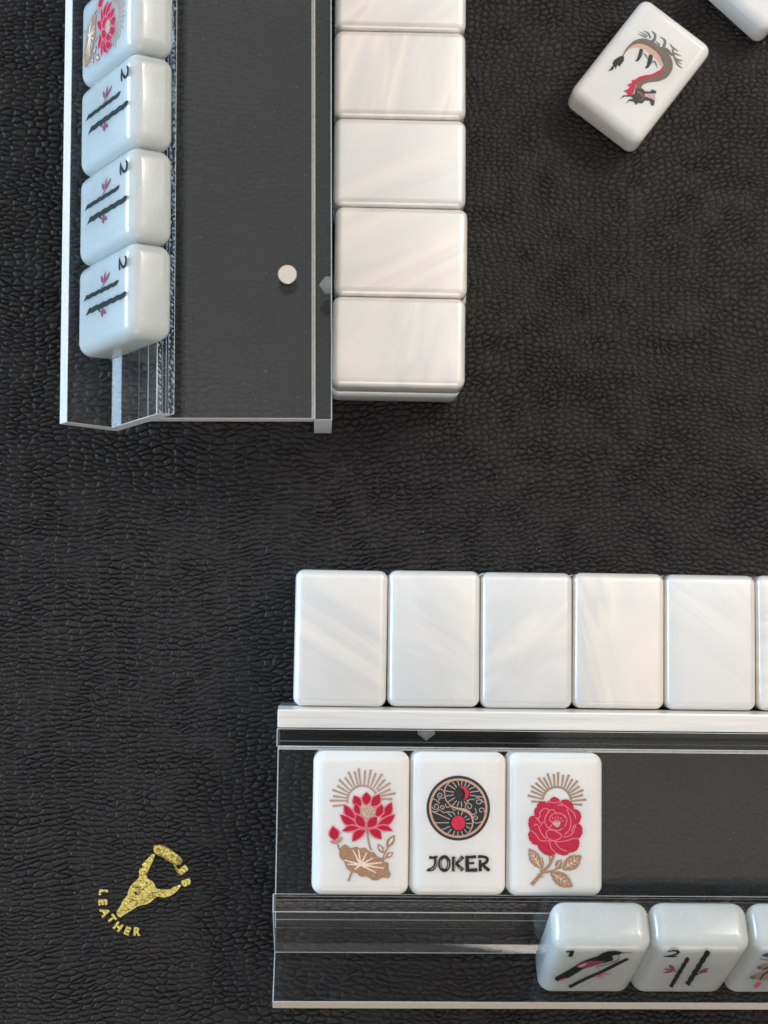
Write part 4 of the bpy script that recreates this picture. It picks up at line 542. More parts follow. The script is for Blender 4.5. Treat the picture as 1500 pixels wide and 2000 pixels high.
('letter','ink',1,[-2.56,-9.1,-2.58,-9.46,-2.66,-9.77,-2.78,-10.02,-2.93,-10.2,-3.08,-10.31,-3.22,-10.35,-3.35,-10.34,-3.49,-10.27,-3.65,-10.13,-3.79,-9.91,-3.9,-9.63,-3.96,-9.31,-3.96,-8.97,-3.91,-8.65,-3.8,-8.37,-3.67,-8.15,-3.51,-8.01,-3.37,-7.94,-3.24,-7.92,-3.1,-7.96,-2.95,-8.06,-2.8,-8.24,-2.67,-8.5,-2.59,-8.8,-2.55,-9.16,-1.79,-9.09,-1.83,-8.67,-1.95,-8.23,-2.15,-7.83,-2.43,-7.51,-2.77,-7.28,-3.17,-7.17,-3.59,-7.21,-3.96,-7.39,-4.27,-7.68,-4.5,-8.04,-4.65,-8.46,-4.73,-8.91,-4.72,-9.38,-4.64,-9.83,-4.48,-10.25,-4.24,-10.61,-3.93,-10.89,-3.55,-11.07,-3.14,-11.1,-2.74,-10.99,-2.4,-10.75,-2.13,-10.42,-1.94,-10.03,-1.82,-9.59,-1.79,-9.16]),
('letter','ink',1,[-1.49,-7.53,-1.48,-7.82,-1.45,-8.25,-1.43,-8.73,-1.41,-9.19,-1.41,-9.65,-1.42,-10.14,-1.43,-10.59,-1.44,-10.9,-.72,-10.92,-.71,-10.61,-.69,-10.16,-.68,-9.66,-.67,-9.19,-.66,-8.72,-.66,-8.23,-.67,-7.8,-.67,-7.5]),
('letter','ink',1,[-1.48,-9.29,-.89,-9.5,-.97,-8.72,-1.51,-9.03]),
('letter','ink',1,[0.75,-7.21,0.66,-7.36,0.53,-7.56,0.37,-7.79,0.2,-8.02,-.03,-8.26,-.31,-8.53,-.58,-8.77,-.76,-8.94,-.31,-9.42,-.12,-9.26,0.15,-9.01,0.45,-8.75,0.72,-8.51,0.95,-8.29,1.17,-8.08,1.35,-7.91,1.48,-7.79]),
('letter','ink',1,[-.77,-9.28,-.64,-9.41,-.46,-9.59,-.26,-9.8,-.05,-10.02,0.18,-10.26,0.44,-10.54,0.67,-10.8,0.83,-10.98,1.45,-10.37,1.27,-10.21,1,-9.98,0.71,-9.74,0.45,-9.51,0.23,-9.31,0.01,-9.11,-.17,-8.94,-.3,-8.82]),
('letter','ink',1,[1.78,-7.31,1.75,-7.61,1.71,-8.04,1.67,-8.54,1.66,-9.04,1.69,-9.57,1.75,-10.13,1.81,-10.63,1.85,-10.97,2.7,-10.88,2.66,-10.54,2.62,-10.04,2.57,-9.51,2.54,-9.02,2.54,-8.57,2.55,-8.09,2.57,-7.66,2.58,-7.36]),
('letter','ink',1,[1.66,-7.75,1.88,-7.79,2.19,-7.83,2.56,-7.88,2.92,-7.9,3.29,-7.9,3.68,-7.87,4.02,-7.85,4.26,-7.83,4.18,-7.12,3.94,-7.16,3.61,-7.2,3.24,-7.25,2.91,-7.28,2.59,-7.28,2.25,-7.27,1.94,-7.25,1.72,-7.23]),
('letter','ink',1,[2.14,-9.26,3.8,-9.22,3.78,-8.7,2.12,-8.81]),
('letter','ink',1,[1.8,-11.03,2,-11.02,2.29,-11.01,2.62,-11,2.96,-10.99,3.36,-10.98,3.81,-10.99,4.23,-10.99,4.52,-10.99,4.49,-10.13,4.2,-10.15,3.78,-10.18,3.32,-10.22,2.91,-10.26,2.56,-10.3,2.22,-10.35,1.93,-10.4,1.73,-10.44]),
('letter','ink',1,[4.66,-7.8,4.85,-7.79,5.13,-7.78,5.42,-7.77,5.68,-7.78,5.92,-7.81,6.16,-7.85,6.35,-7.9,6.48,-7.96,6.54,-8.02,6.56,-8.07,6.57,-8.13,6.57,-8.18,6.55,-8.27,6.5,-8.38,6.42,-8.5,6.32,-8.61,6.13,-8.73,5.85,-8.87,5.56,-9,5.36,-9.09,5.56,-9.58,5.77,-9.51,6.08,-9.42,6.42,-9.29,6.72,-9.14,6.94,-8.94,7.1,-8.71,7.21,-8.48,7.26,-8.25,7.25,-8.01,7.16,-7.78,7.02,-7.59,6.81,-7.43,6.57,-7.32,6.3,-7.24,6.02,-7.19,5.74,-7.15,5.44,-7.13,5.11,-7.13,4.83,-7.14,4.63,-7.15]),
('letter','ink',1,[4.86,-8.25,4.86,-8.45,4.86,-8.74,4.86,-9.08,4.86,-9.41,4.85,-9.78,4.84,-10.2,4.83,-10.59,4.82,-10.86,5.59,-10.87,5.59,-10.61,5.59,-10.22,5.59,-9.79,5.58,-9.4,5.55,-9.05,5.51,-8.71,5.48,-8.41,5.45,-8.21]),
('letter','ink',1,[5.43,-9.34,5.54,-9.49,5.71,-9.7,5.92,-9.95,6.14,-10.19,6.41,-10.42,6.71,-10.66,6.97,-10.87,7.16,-11.01,7.64,-10.38,7.45,-10.25,7.18,-10.05,6.89,-9.84,6.65,-9.65,6.43,-9.46,6.21,-9.26,6.02,-9.07,5.89,-8.94]),
('letter_inline','silver',1,[-5.16,-7.78,-5.15,-7.99,-5.14,-8.3,-5.14,-8.64,-5.17,-8.94,-5.24,-9.22,-5.33,-9.49,-5.45,-9.74,-5.6,-9.96,-5.81,-10.15,-6.09,-10.32,-6.35,-10.46,-6.53,-10.56,-6.47,-10.66,-6.29,-10.56,-6.03,-10.42,-5.74,-10.24,-5.51,-10.04,-5.34,-9.8,-5.22,-9.53,-5.12,-9.25,-5.05,-8.96,-5.02,-8.64,-5.02,-8.3,-5.03,-7.99,-5.04,-7.78]),
('letter_inline','silver',1,[-4.17,-8.28,-4.2,-8.5,-4.25,-8.82,-4.29,-9.17,-4.29,-9.47,-4.23,-9.73,-4.13,-9.96,-4.04,-10.15,-3.97,-10.28,-3.86,-10.22,-3.93,-10.09,-4.03,-9.91,-4.12,-9.69,-4.17,-9.46,-4.17,-9.18,-4.13,-8.84,-4.08,-8.52,-4.05,-8.3]),
('letter_inline','silver',1,[-2.3,-8.54,-2.3,-8.76,-2.3,-9.09,-2.31,-9.43,-2.34,-9.7,-2.42,-9.91,-2.52,-10.09,-2.63,-10.23,-2.7,-10.34,-2.6,-10.41,-2.53,-10.3,-2.42,-10.15,-2.31,-9.96,-2.23,-9.73,-2.19,-9.44,-2.18,-9.09,-2.18,-8.76,-2.18,-8.54]),
('letter_inline','silver',1,[-.9,-7.75,-.89,-8,-.89,-8.37,-.88,-8.78,-.89,-9.18,-.9,-9.6,-.92,-10.06,-.94,-10.46,-.95,-10.75,-.83,-10.76,-.82,-10.47,-.8,-10.06,-.78,-9.61,-.77,-9.19,-.76,-8.78,-.77,-8.37,-.78,-8,-.78,-7.75]),
('letter_inline','silver',1,[0.81,-7.7,0.08,-8.49,0.17,-8.56,0.9,-7.77]),
('letter_inline','silver',1,[0.23,-10.01,0.83,-10.52,0.91,-10.43,0.31,-9.92])],
'peony':[('sun_halo','tan',1,[-2.79,5.94,-2.77,6.06,-2.73,6.23,-2.68,6.42,-2.63,6.58,-2.58,6.73,-2.51,6.87,-2.44,7.01,-2.35,7.15,-2.27,7.29,-2.17,7.42,-2.07,7.54,-1.96,7.66,-1.84,7.77,-1.72,7.88,-1.6,7.98,-1.47,8.08,-1.33,8.16,-1.19,8.24,-1.04,8.32,-.9,8.38,-.74,8.44,-.59,8.49,-.43,8.54,-.27,8.57,-.11,8.6,0.05,8.61,0.21,8.62,0.37,8.63,0.54,8.62,0.7,8.6,0.86,8.58,1.02,8.55,1.17,8.51,1.33,8.46,1.48,8.4,1.63,8.34,1.77,8.27,1.92,8.19,2.05,8.11,2.19,8.01,2.31,7.92,2.43,7.81,2.55,7.7,2.66,7.58,2.76,7.46,2.86,7.33,2.95,7.2,3.03,7.06,3.11,6.92,3.17,6.77,3.23,6.63,3.28,6.48,3.33,6.31,3.36,6.13,3.39,5.95,3.41,5.83,3.97,5.93,3.95,6.05,3.92,6.23,3.88,6.44,3.83,6.64,3.77,6.82,3.7,7,3.62,7.17,3.53,7.33,3.43,7.5,3.32,7.65,3.21,7.81,3.09,7.95,2.96,8.09,2.82,8.22,2.68,8.35,2.53,8.46,2.37,8.57,2.21,8.67,2.04,8.76,1.87,8.85,1.7,8.92,1.52,8.99,1.33,9.05,1.15,9.09,0.96,9.13,0.77,9.16,0.58,9.18,0.39,9.18,0.19,9.18,0,9.17,-.19,9.15,-.38,9.12,-.57,9.08,-.75,9.03,-.93,8.97,-1.11,8.9,-1.29,8.82,-1.46,8.73,-1.63,8.64,-1.79,8.53,-1.94,8.42,-2.09,8.3,-2.23,8.18,-2.37,8.04,-2.5,7.9,-2.62,7.75,-2.73,7.6,-2.84,7.44,-2.93,7.28,-3.02,7.11,-3.1,6.94,-3.17,6.76,-3.23,6.56,-3.28,6.35,-3.32,6.17,-3.35,6.05]),
('sun_ray','tan',1,[-6.71,6.6,-3,5.85,-2.91,6.21,-6.58,7.14]),
('sun_ray','tan',1,[-5.78,5.17,-3.52,5.28,-3.52,5.65,-5.79,5.73]),
('sun_ray','tan',1,[-6,7.66,-2.74,6.47,-2.6,6.82,-5.78,8.18]),
('sun_ray','tan',1,[-5.98,8.87,-2.58,6.99,-2.39,7.31,-5.69,9.35]),
('sun_ray','tan',1,[-4.95,9.61,-2.32,7.57,-2.08,7.85,-4.58,10.04]),
('sun_ray','tan',1,[-4.37,10.87,-1.97,8.06,-1.68,8.3,-3.92,11.22]),
('sun_ray','tan',1,[-3.13,11.01,-1.52,8.37,-1.19,8.55,-2.63,11.29]),
('sun_ray','tan',1,[-2.2,12,-1,8.87,-.65,8.99,-1.67,12.18]),
('sun_ray','tan',1,[-.7,11.99,-.39,9.05,-.01,9.08,-.14,12.03]),
('sun_ray','tan',1,[0.34,12.45,0.4,9.13,0.78,9.13,0.91,12.45]),
('sun_ray','tan',1,[1.57,11.82,1.28,9.07,1.65,9.02,2.14,11.75]),
('sun_ray','tan',1,[2.91,11.94,1.93,8.83,2.29,8.71,3.45,11.77]),
('sun_ray','tan',1,[3.79,10.97,2.51,8.49,2.84,8.32,4.28,10.71]),
('sun_ray','tan',1,[5.05,10.62,2.95,8.06,3.24,7.82,5.48,10.26]),
('sun_ray','tan',1,[5.58,9.4,3.33,7.73,3.55,7.42,5.91,8.95]),
('sun_ray','tan',1,[6.54,8.56,3.59,7.19,3.74,6.85,6.77,8.05]),
('sun_ray','tan',1,[6.53,7.37,3.81,6.59,3.9,6.23,6.67,6.83]),
('sun_ray','tan',1,[7.33,6.3,3.84,5.86,3.88,5.49,7.39,5.75]),
('sun_ray','tan',1,[6.43,5.09,4.15,5.11,4.13,4.73,6.4,4.53]),
('stem','bronze',1,[-.56,-6.88,-.75,-7.29,-1.01,-7.86,-1.33,-8.48,-1.68,-9.04,-2.07,-9.51,-2.52,-9.98,-3.02,-10.47,-3.56,-11.02,-4.18,-11.7,-4.88,-12.47,-5.52,-13.18,-5.96,-13.67,-5.25,-14.26,-4.83,-13.75,-4.22,-13.02,-3.56,-12.23,-2.97,-11.53,-2.47,-10.98,-1.98,-10.48,-1.51,-9.98,-1.09,-9.43,-.72,-8.8,-.4,-8.13,-.15,-7.54,0.03,-7.14]),
('stem','bronze',1,[-3.2,-11.53,-2.81,-11.43,-2.24,-11.29,-1.59,-11.12,-.94,-10.92,-.24,-10.67,0.52,-10.37,1.2,-10.1,1.68,-9.91,1.58,-9.63,1.09,-9.8,0.39,-10.03,-.38,-10.29,-1.07,-10.5,-1.71,-10.66,-2.36,-10.81,-2.93,-10.94,-3.32,-11.03]),
('stem','bronze',1,[-3.26,-10.97,-3.14,-10.63,-2.98,-10.14,-2.82,-9.59,-2.73,-9.08,-2.75,-8.62,-2.84,-8.19,-2.95,-7.82,-3.02,-7.57,-3.16,-7.6,-3.13,-7.86,-3.08,-8.23,-3.04,-8.64,-3.06,-9.04,-3.17,-9.5,-3.35,-10.02,-3.53,-10.51,-3.65,-10.85]),
('stem','bronze',1,[-1.51,-7.03,-1.5,-8.51,-1.09,-8.48,-1.28,-7.01]),
('thorn','bronze',1,[-3.84,-12.26,-2.6,-12.14,-2.6,-12.07,-3.81,-11.78]),
('thorn','bronze',1,[-3.49,-11.66,-4.27,-11.26,-4.32,-11.31,-3.78,-12]),
('leaf','bronze',0,[-3.42,-10.17,-3.32,-9.99,-3.25,-9.74,-3.24,-9.41,-3.3,-9.05,-3.22,-8.86,-3.2,-8.63,-3.27,-8.34,-3.41,-8.06,-3.38,-7.85,-3.42,-7.61,-3.56,-7.38,-3.76,-7.21,-3.82,-6.95,-3.96,-6.73,-4.17,-6.58,-4.37,-6.51,-4.57,-6.25,-4.8,-6.07,-5.03,-5.98,-5.24,-5.95,-5.53,-5.73,-5.81,-5.57,-6.05,-5.5,-6.24,-5.48,-6.33,-5.66,-6.38,-5.9,-6.37,-6.22,-6.31,-6.58,-6.39,-6.76,-6.42,-7,-6.36,-7.3,-6.23,-7.59,-6.27,-7.8,-6.23,-8.04,-6.1,-8.27,-5.9,-8.45,-5.84,-8.71,-5.71,-8.94,-5.51,-9.09,-5.31,-9.16,-5.12,-9.42,-4.9,-9.61,-4.68,-9.71,-4.48,-9.74,-4.18,-9.96,-3.89,-10.11,-3.63,-10.17]),
('leaf_vein','pale',1,[-3.62,-9.66,-5.78,-6.16,-5.86,-6.21,-3.78,-9.75]),
('leaf_vein','pale',1,[-4.1,-8.93,-5.18,-8.64,-5.2,-8.71,-4.15,-9.07]),
('leaf_vein','pale',1,[-4.05,-9.02,-3.87,-7.93,-3.94,-7.92,-4.2,-8.99]),
('leaf_vein','pale',1,[-4.58,-8.13,-5.66,-7.84,-5.68,-7.91,-4.63,-8.27]),
('leaf_vein','pale',1,[-4.53,-8.22,-4.35,-7.13,-4.42,-7.12,-4.68,-8.19]),
('leaf_vein','pale',1,[-5.09,-7.29,-6.17,-7,-6.19,-7.07,-5.14,-7.43]),
('leaf_vein','pale',1,[-5.04,-7.37,-4.86,-6.29,-4.93,-6.28,-5.19,-7.35]),
('leaf','bronze',0,[1.82,-10.32,2.05,-10.44,2.34,-10.52,2.7,-10.52,3.08,-10.46,3.3,-10.54,3.56,-10.56,3.85,-10.48,4.13,-10.33,4.36,-10.34,4.6,-10.28,4.81,-10.13,4.97,-9.92,5.2,-9.83,5.41,-9.67,5.53,-9.45,5.57,-9.22,5.78,-8.99,5.93,-8.72,5.98,-8.45,5.95,-8.22,6.13,-7.89,6.23,-7.56,6.25,-7.29,6.21,-7.06,6,-6.96,5.72,-6.9,5.37,-6.91,5,-6.99,4.77,-6.9,4.5,-6.87,4.2,-6.94,3.92,-7.08,3.68,-7.06,3.43,-7.11,3.22,-7.26,3.06,-7.46,2.82,-7.55,2.61,-7.7,2.49,-7.92,2.44,-8.14,2.21,-8.36,2.06,-8.61,2,-8.87,2.02,-9.09,1.86,-9.44,1.77,-9.78,1.77,-10.08]),
('leaf_vein','pale',1,[2.31,-10.07,5.58,-7.59,5.52,-7.51,2.2,-9.92]),
('leaf_vein','pale',1,[2.99,-9.51,3.04,-8.28,2.96,-8.27,2.84,-9.5]),
('leaf_vein','pale',1,[2.9,-9.58,4.14,-9.79,4.15,-9.72,2.93,-9.43]),
('leaf_vein','pale',1,[3.74,-8.96,3.78,-7.72,3.71,-7.72,3.59,-8.95]),
('leaf_vein','pale',1,[3.65,-9.02,4.88,-9.24,4.9,-9.17,3.68,-8.88]),
('leaf_vein','pale',1,[4.53,-8.37,4.57,-7.14,4.5,-7.13,4.38,-8.36]),
('leaf_vein','pale',1,[4.44,-8.44,5.67,-8.65,5.69,-8.58,4.47,-8.29]),
('leaf','bronze',0,[0.31,-9.96,0.4,-10.04,0.53,-10.05,0.69,-9.97,0.84,-9.82,0.95,-9.89,1.07,-9.88,1.18,-9.77,1.23,-9.61,1.37,-9.63,1.48,-9.58,1.52,-9.47,1.48,-9.32,1.62,-9.27,1.7,-9.18,1.67,-9.06,1.58,-8.96,1.68,-8.82,1.71,-8.67,1.65,-8.56,1.53,-8.51,1.58,-8.3,1.57,-8.13,1.5,-8.04,1.4,-8.02,1.32,-7.95,1.2,-7.94,1.05,-8.02,0.9,-8.17,0.79,-8.11,0.66,-8.11,0.55,-8.22,0.49,-8.38,0.35,-8.35,0.24,-8.4,0.2,-8.52,0.23,-8.65,0.09,-8.7,0.01,-8.8,0.02,-8.92,0.12,-9.02,0.01,-9.15,-.03,-9.29,0.03,-9.4,0.14,-9.45,0.1,-9.66,0.12,-9.83,0.2,-9.93]),
('leaf_vein','pale',1,[0.5,-9.81,1.28,-8.33,1.19,-8.29,0.34,-9.72]),
('leaf','bronze',0,[-1.1,-10.99,-1.1,-11.25,-1.05,-11.55,-.91,-11.9,-.69,-12.25,-.66,-12.48,-.57,-12.74,-.36,-13,-.1,-13.22,-.01,-13.45,0.15,-13.67,0.4,-13.83,0.68,-13.92,0.88,-14.13,1.13,-14.28,1.41,-14.33,1.67,-14.31,1.99,-14.45,2.32,-14.51,2.61,-14.48,2.85,-14.4,3.26,-14.47,3.62,-14.47,3.92,-14.41,4.15,-14.33,4.14,-14.08,4.08,-13.8,3.92,-13.47,3.7,-13.14,3.67,-12.89,3.58,-12.62,3.39,-12.35,3.13,-12.11,3.05,-11.88,2.89,-11.65,2.64,-11.48,2.37,-11.39,2.17,-11.18,1.92,-11.02,1.65,-10.96,1.4,-10.98,1.08,-10.83,0.76,-10.75,0.48,-10.77,0.24,-10.84,-.17,-10.79,-.55,-10.8,-.86,-10.88]),
('leaf_vein','pale',1,[-.63,-11.4,3.33,-13.86,3.39,-13.79,-.52,-11.24]),
('leaf_vein','pale',1,[0.23,-11.89,1.51,-11.6,1.5,-11.53,0.2,-11.75]),
('leaf_vein','pale',1,[0.14,-11.84,0.46,-13.09,0.53,-13.07,0.29,-11.81]),
('leaf_vein','pale',1,[1.12,-12.46,2.41,-12.17,2.39,-12.09,1.09,-12.32]),
('leaf_vein','pale',1,[1.03,-12.4,1.35,-13.66,1.42,-13.64,1.18,-12.37]),
('leaf_vein','pale',1,[2.06,-13.06,3.35,-12.77,3.34,-12.69,2.03,-12.92]),
('leaf_vein','pale',1,[1.98,-13.01,2.29,-14.26,2.36,-14.24,2.12,-12.97]),
('flower_head','crimson',0,[-1.44,5.58,-1.28,5.94,-1.1,6.23,-.89,6.41,-.69,6.51,-.41,6.6,-.12,6.61,0.17,6.51,0.45,6.34,0.63,6.26,0.8,6.11,0.97,5.85,1.11,5.51,1.4,5.75,1.68,5.93,1.93,5.99,2.15,5.98,2.48,6.04,2.8,6.02,3.06,5.9,3.29,5.71,3.55,5.67,3.77,5.55,3.93,5.34,4.05,5.07,4.17,5.01,4.24,4.89,4.24,4.68,4.19,4.42,4.32,4.35,4.39,4.23,4.39,4.03,4.34,3.77,4.7,3.79,5,3.75,5.22,3.65,5.38,3.5,5.65,3.32,5.87,3.09,5.99,2.8,6.04,2.48,6.14,2.26,6.17,1.99,6.1,1.69,5.95,1.37,5.94,1.17,5.85,0.94,5.66,0.69,5.38,0.44,5.7,0.31,5.95,0.17,6.08,0.03,6.14,-.11,6.34,-.4,6.47,-.68,6.49,-.96,6.42,-1.22,6.49,-1.53,6.47,-1.83,6.34,-2.1,6.14,-2.34,6.08,-2.57,5.94,-2.79,5.7,-2.96,5.39,-3.09,5.58,-3.34,5.69,-3.55,5.71,-3.71,5.67,-3.82,5.76,-4.06,5.78,-4.26,5.71,-4.39,5.58,-4.47,5.66,-4.72,5.68,-4.92,5.61,-5.05,5.49,-5.12,5.37,-5.45,5.19,-5.72,4.94,-5.92,4.64,-6.05,4.55,-6.19,4.42,-6.28,4.22,-6.27,3.98,-6.2,3.88,-6.34,3.74,-6.43,3.55,-6.42,3.32,-6.34,3.14,-6.62,2.92,-6.84,2.66,-6.95,2.38,-6.99,2.13,-7.07,1.86,-7.08,1.55,-6.99,1.24,-6.82,1.03,-6.83,0.79,-6.77,0.54,-6.61,0.3,-6.36,0.06,-6.66,-.18,-6.87,-.42,-6.98,-.64,-7.01,-.94,-7.15,-1.24,-7.2,-1.52,-7.15,-1.77,-7.02,-2.1,-7.01,-2.4,-6.92,-2.67,-6.73,-2.91,-6.48,-3.08,-6.48,-3.23,-6.41,-3.33,-6.25,-3.38,-6.02,-3.57,-6.01,-3.72,-5.94,-3.81,-5.78,-3.85,-5.56,-4,-5.43,-4.11,-5.24,-4.15,-4.97,-4.14,-4.64,-4.49,-4.68,-4.8,-4.67,-5.02,-4.59,-5.18,-4.46,-5.4,-4.4,-5.56,-4.29,-5.64,-4.12,-5.65,-3.91,-5.88,-3.84,-6.05,-3.73,-6.12,-3.56,-6.12,-3.36,-6.28,-3.25,-6.37,-3.11,-6.35,-2.92,-6.27,-2.71,-6.43,-2.59,-6.52,-2.45,-6.5,-2.27,-6.41,-2.06,-6.4,-1.91,-6.31,-1.74,-6.12,-1.53,-5.85,-1.32,-6.04,-1.18,-6.16,-1.02,-6.16,-.85,-6.09,-.67,-6.28,-.52,-6.4,-.35,-6.4,-.19,-6.33,-.03,-6.45,0.17,-6.49,0.36,-6.43,0.54,-6.28,0.71,-6.4,0.92,-6.44,1.12,-6.38,1.3,-6.24,1.46,-6.2,1.66,-6.09,1.84,-5.87,1.99,-5.58,2.11,-5.51,2.14,-5.38,2.14,-5.14,2.1,-4.83,2.02,-4.97,2.24,-5.04,2.43,-5.01,2.57,-4.92,2.67,-5.06,2.9,-5.13,3.1,-5.11,3.23,-5.02,3.32,-4.99,3.59,-4.88,3.81,-4.7,3.97,-4.46,4.07,-4.43,4.44,-4.35,4.77,-4.19,5.01,-3.99,5.19,-3.8,5.39,-3.57,5.53,-3.28,5.58,-2.95,5.57,-2.82,5.62,-2.65,5.6,-2.44,5.48,-2.19,5.29,-2.05,5.49,-1.88,5.61,-1.67,5.63]),
('petal_edge','pink',1,[-2.14,5.1,-2.05,5.14,-1.95,5.2,-1.82,5.25,-1.63,5.27,-1.33,5.25,-.94,5.19,-.52,5.12,-.11,5.1,0.27,5.15,0.65,5.23,0.96,5.3,1.17,5.3,1.28,5.21,1.37,5.02,1.42,4.8,1.47,4.64,1.71,4.71,1.66,4.86,1.6,5.1,1.48,5.35,1.25,5.53,0.94,5.54,0.59,5.47,0.23,5.38,-.12,5.34,-.49,5.36,-.9,5.42,-1.3,5.49,-1.63,5.51,-1.88,5.48,-2.06,5.42,-2.17,5.35,-2.25,5.31]),
('petal_edge','pink',1,[-4.35,1.02,-4.2,1.19,-3.98,1.43,-3.74,1.71,-3.58,1.99,-3.54,2.27,-3.6,2.52,-3.63,2.72,-3.59,2.91,-3.4,3.14,-3.12,3.42,-2.81,3.65,-2.54,3.78,-2.28,3.77,-1.98,3.66,-1.69,3.52,-1.48,3.43,-1.38,3.64,-1.58,3.74,-1.88,3.89,-2.23,4.01,-2.59,4.02,-2.94,3.86,-3.28,3.6,-3.59,3.3,-3.81,3.02,-3.88,2.73,-3.84,2.47,-3.79,2.26,-3.81,2.07,-3.95,1.85,-4.16,1.59,-4.38,1.35,-4.54,1.18]),
('petal_edge','pink',1,[-2.07,2.01,-1.98,2.27,-1.86,2.64,-1.7,3.01,-1.53,3.26,-1.32,3.39,-1.05,3.47,-.77,3.48,-.54,3.43,-.34,3.29,-.14,3.03,0.04,2.75,0.17,2.56,0.38,2.69,0.25,2.88,0.06,3.16,-.17,3.46,-.43,3.65,-.75,3.72,-1.08,3.7,-1.42,3.61,-1.71,3.43,-1.92,3.13,-2.09,2.73,-2.21,2.34,-2.3,2.08]),
('petal_edge','pink',1,[0.47,4.55,0.74,4.57,1.14,4.61,1.56,4.62,1.93,4.56,2.25,4.41,2.58,4.18,2.9,3.92,3.22,3.66,3.54,3.44,3.85,3.23,4.12,3.01,4.33,2.78,4.47,2.47,4.57,2.11,4.64,1.76,4.69,1.52,4.93,1.57,4.88,1.81,4.81,2.16,4.7,2.56,4.54,2.91,4.29,3.18,4,3.42,3.68,3.64,3.37,3.86,3.06,4.11,2.73,4.37,2.38,4.62,2,4.79,1.58,4.86,1.12,4.85,0.72,4.81,0.44,4.79]),
('petal_edge','pink',1,[1.16,2.71,1.38,2.59,1.7,2.41,2.02,2.21,2.26,2,2.42,1.78,2.53,1.52,2.6,1.25,2.61,0.99,2.53,0.67,2.37,0.3,2.18,-.04,2.06,-.28,2.28,-.39,2.4,-.15,2.59,0.2,2.76,0.59,2.86,0.96,2.84,1.29,2.77,1.6,2.63,1.89,2.45,2.16,2.17,2.41,1.82,2.62,1.5,2.8,1.28,2.92]),
('petal_edge','pink',1,[-1.3,1.1,-1.25,1.31,-1.19,1.62,-1.09,1.93,-.95,2.17,-.76,2.34,-.5,2.5,-.21,2.61,0.1,2.69,0.45,2.71,0.85,2.69,1.23,2.63,1.54,2.53,1.77,2.35,1.97,2.09,2.13,1.83,2.25,1.65,2.46,1.78,2.34,1.96,2.17,2.23,1.94,2.52,1.65,2.74,1.29,2.86,0.88,2.93,0.45,2.95,0.06,2.93,-.28,2.84,-.61,2.71,-.9,2.53,-1.15,2.31,-1.32,2.02,-1.43,1.68,-1.49,1.36,-1.54,1.15]),
('petal_edge','pink',1,[2.61,3.71,2.72,3.44,2.87,3.06,3.04,2.64,3.18,2.24,3.31,1.87,3.43,1.52,3.52,1.17,3.56,0.79,3.53,0.35,3.47,-.14,3.35,-.61,3.2,-1.01,2.96,-1.34,2.64,-1.65,2.32,-1.91,2.1,-2.09,2.25,-2.28,2.47,-2.09,2.8,-1.83,3.14,-1.5,3.41,-1.12,3.59,-.68,3.71,-.18,3.78,0.33,3.8,0.8,3.76,1.21,3.67,1.59,3.54,1.95,3.41,2.32,3.27,2.72,3.1,3.15,2.95,3.54,2.84,3.8]),
('petal_edge','pink',1,[-3.58,-.43,-3.44,-.19,-3.25,0.17,-3.04,0.49,-2.9,0.63,-2.81,0.59,-2.64,0.41,-2.45,0.16,-2.28,-.06,-2.16,-.24,-2.08,-.43,-1.94,-.65,-1.66,-.84,-1.22,-1.02,-.65,-1.2,-.05,-1.34,0.48,-1.39,0.92,-1.31,1.32,-1.13,1.64,-.94,1.86,-.81,1.73,-.6,1.51,-.73,1.21,-.92,0.85,-1.08,0.47,-1.15,-.01,-1.1,-.58,-.97,-1.13,-.79,-1.55,-.62,-1.76,-.47,-1.86,-.32,-1.95,-.13,-2.07,0.07,-2.25,0.31,-2.45,0.57,-2.67,0.79,-2.97,0.86,-3.23,0.64,-3.46,0.29,-3.66,-.08,-3.79,-.32]),
('petal_edge','pink',1,[-5.12,-.3,-4.98,-.2,-4.79,-.06,-4.6,0.05,-4.48,0.06,-4.38,-.03,-4.25,-.24,-4.12,-.51,-3.98,-.8,-3.86,-1.09,-3.73,-1.42,-3.59,-1.76,-3.4,-2.11,-3.12,-2.47,-2.79,-2.85,-2.47,-3.18,-2.25,-3.41,-2.07,-3.25,-2.29,-3.01,-2.6,-2.68,-2.93,-2.32,-3.2,-1.97,-3.37,-1.66,-3.51,-1.33,-3.63,-1,-3.76,-.7,-3.9,-.41,-4.04,-.13,-4.19,0.12,-4.4,0.29,-4.67,0.28,-4.92,0.14,-5.13,-.01,-5.26,-.11]),
('petal_edge','pink',1,[-2.12,-1.59,-1.92,-1.5,-1.65,-1.36,-1.35,-1.25,-1.04,-1.22,-.71,-1.28,-.32,-1.41,0.07,-1.58,0.42,-1.75,0.72,-1.91,0.99,-2.09,1.2,-2.27,1.31,-2.42,1.33,-2.56,1.29,-2.71,1.17,-2.87,0.98,-3.02,0.66,-3.18,0.22,-3.34,-.24,-3.45,-.64,-3.47,-.99,-3.38,-1.34,-3.19,-1.65,-2.95,-1.87,-2.7,-2,-2.43,-2.05,-2.11,-2.07,-1.79,-2.08,-1.56,-2.33,-1.58,-2.31,-1.8,-2.3,-2.13,-2.23,-2.5,-2.08,-2.84,-1.81,-3.12,-1.47,-3.39,-1.08,-3.6,-.67,-3.71,-.21,-3.69,0.29,-3.57,0.75,-3.4,1.11,-3.22,1.35,-3.03,1.51,-2.81,1.57,-2.57,1.53,-2.33,1.38,-2.1,1.14,-1.9,0.85,-1.71,0.53,-1.53,0.18,-1.36,-.23,-1.19,-.64,-1.05,-1.03,-.98,-1.4,-1.02,-1.75,-1.14,-2.03,-1.28,-2.22,-1.37]),
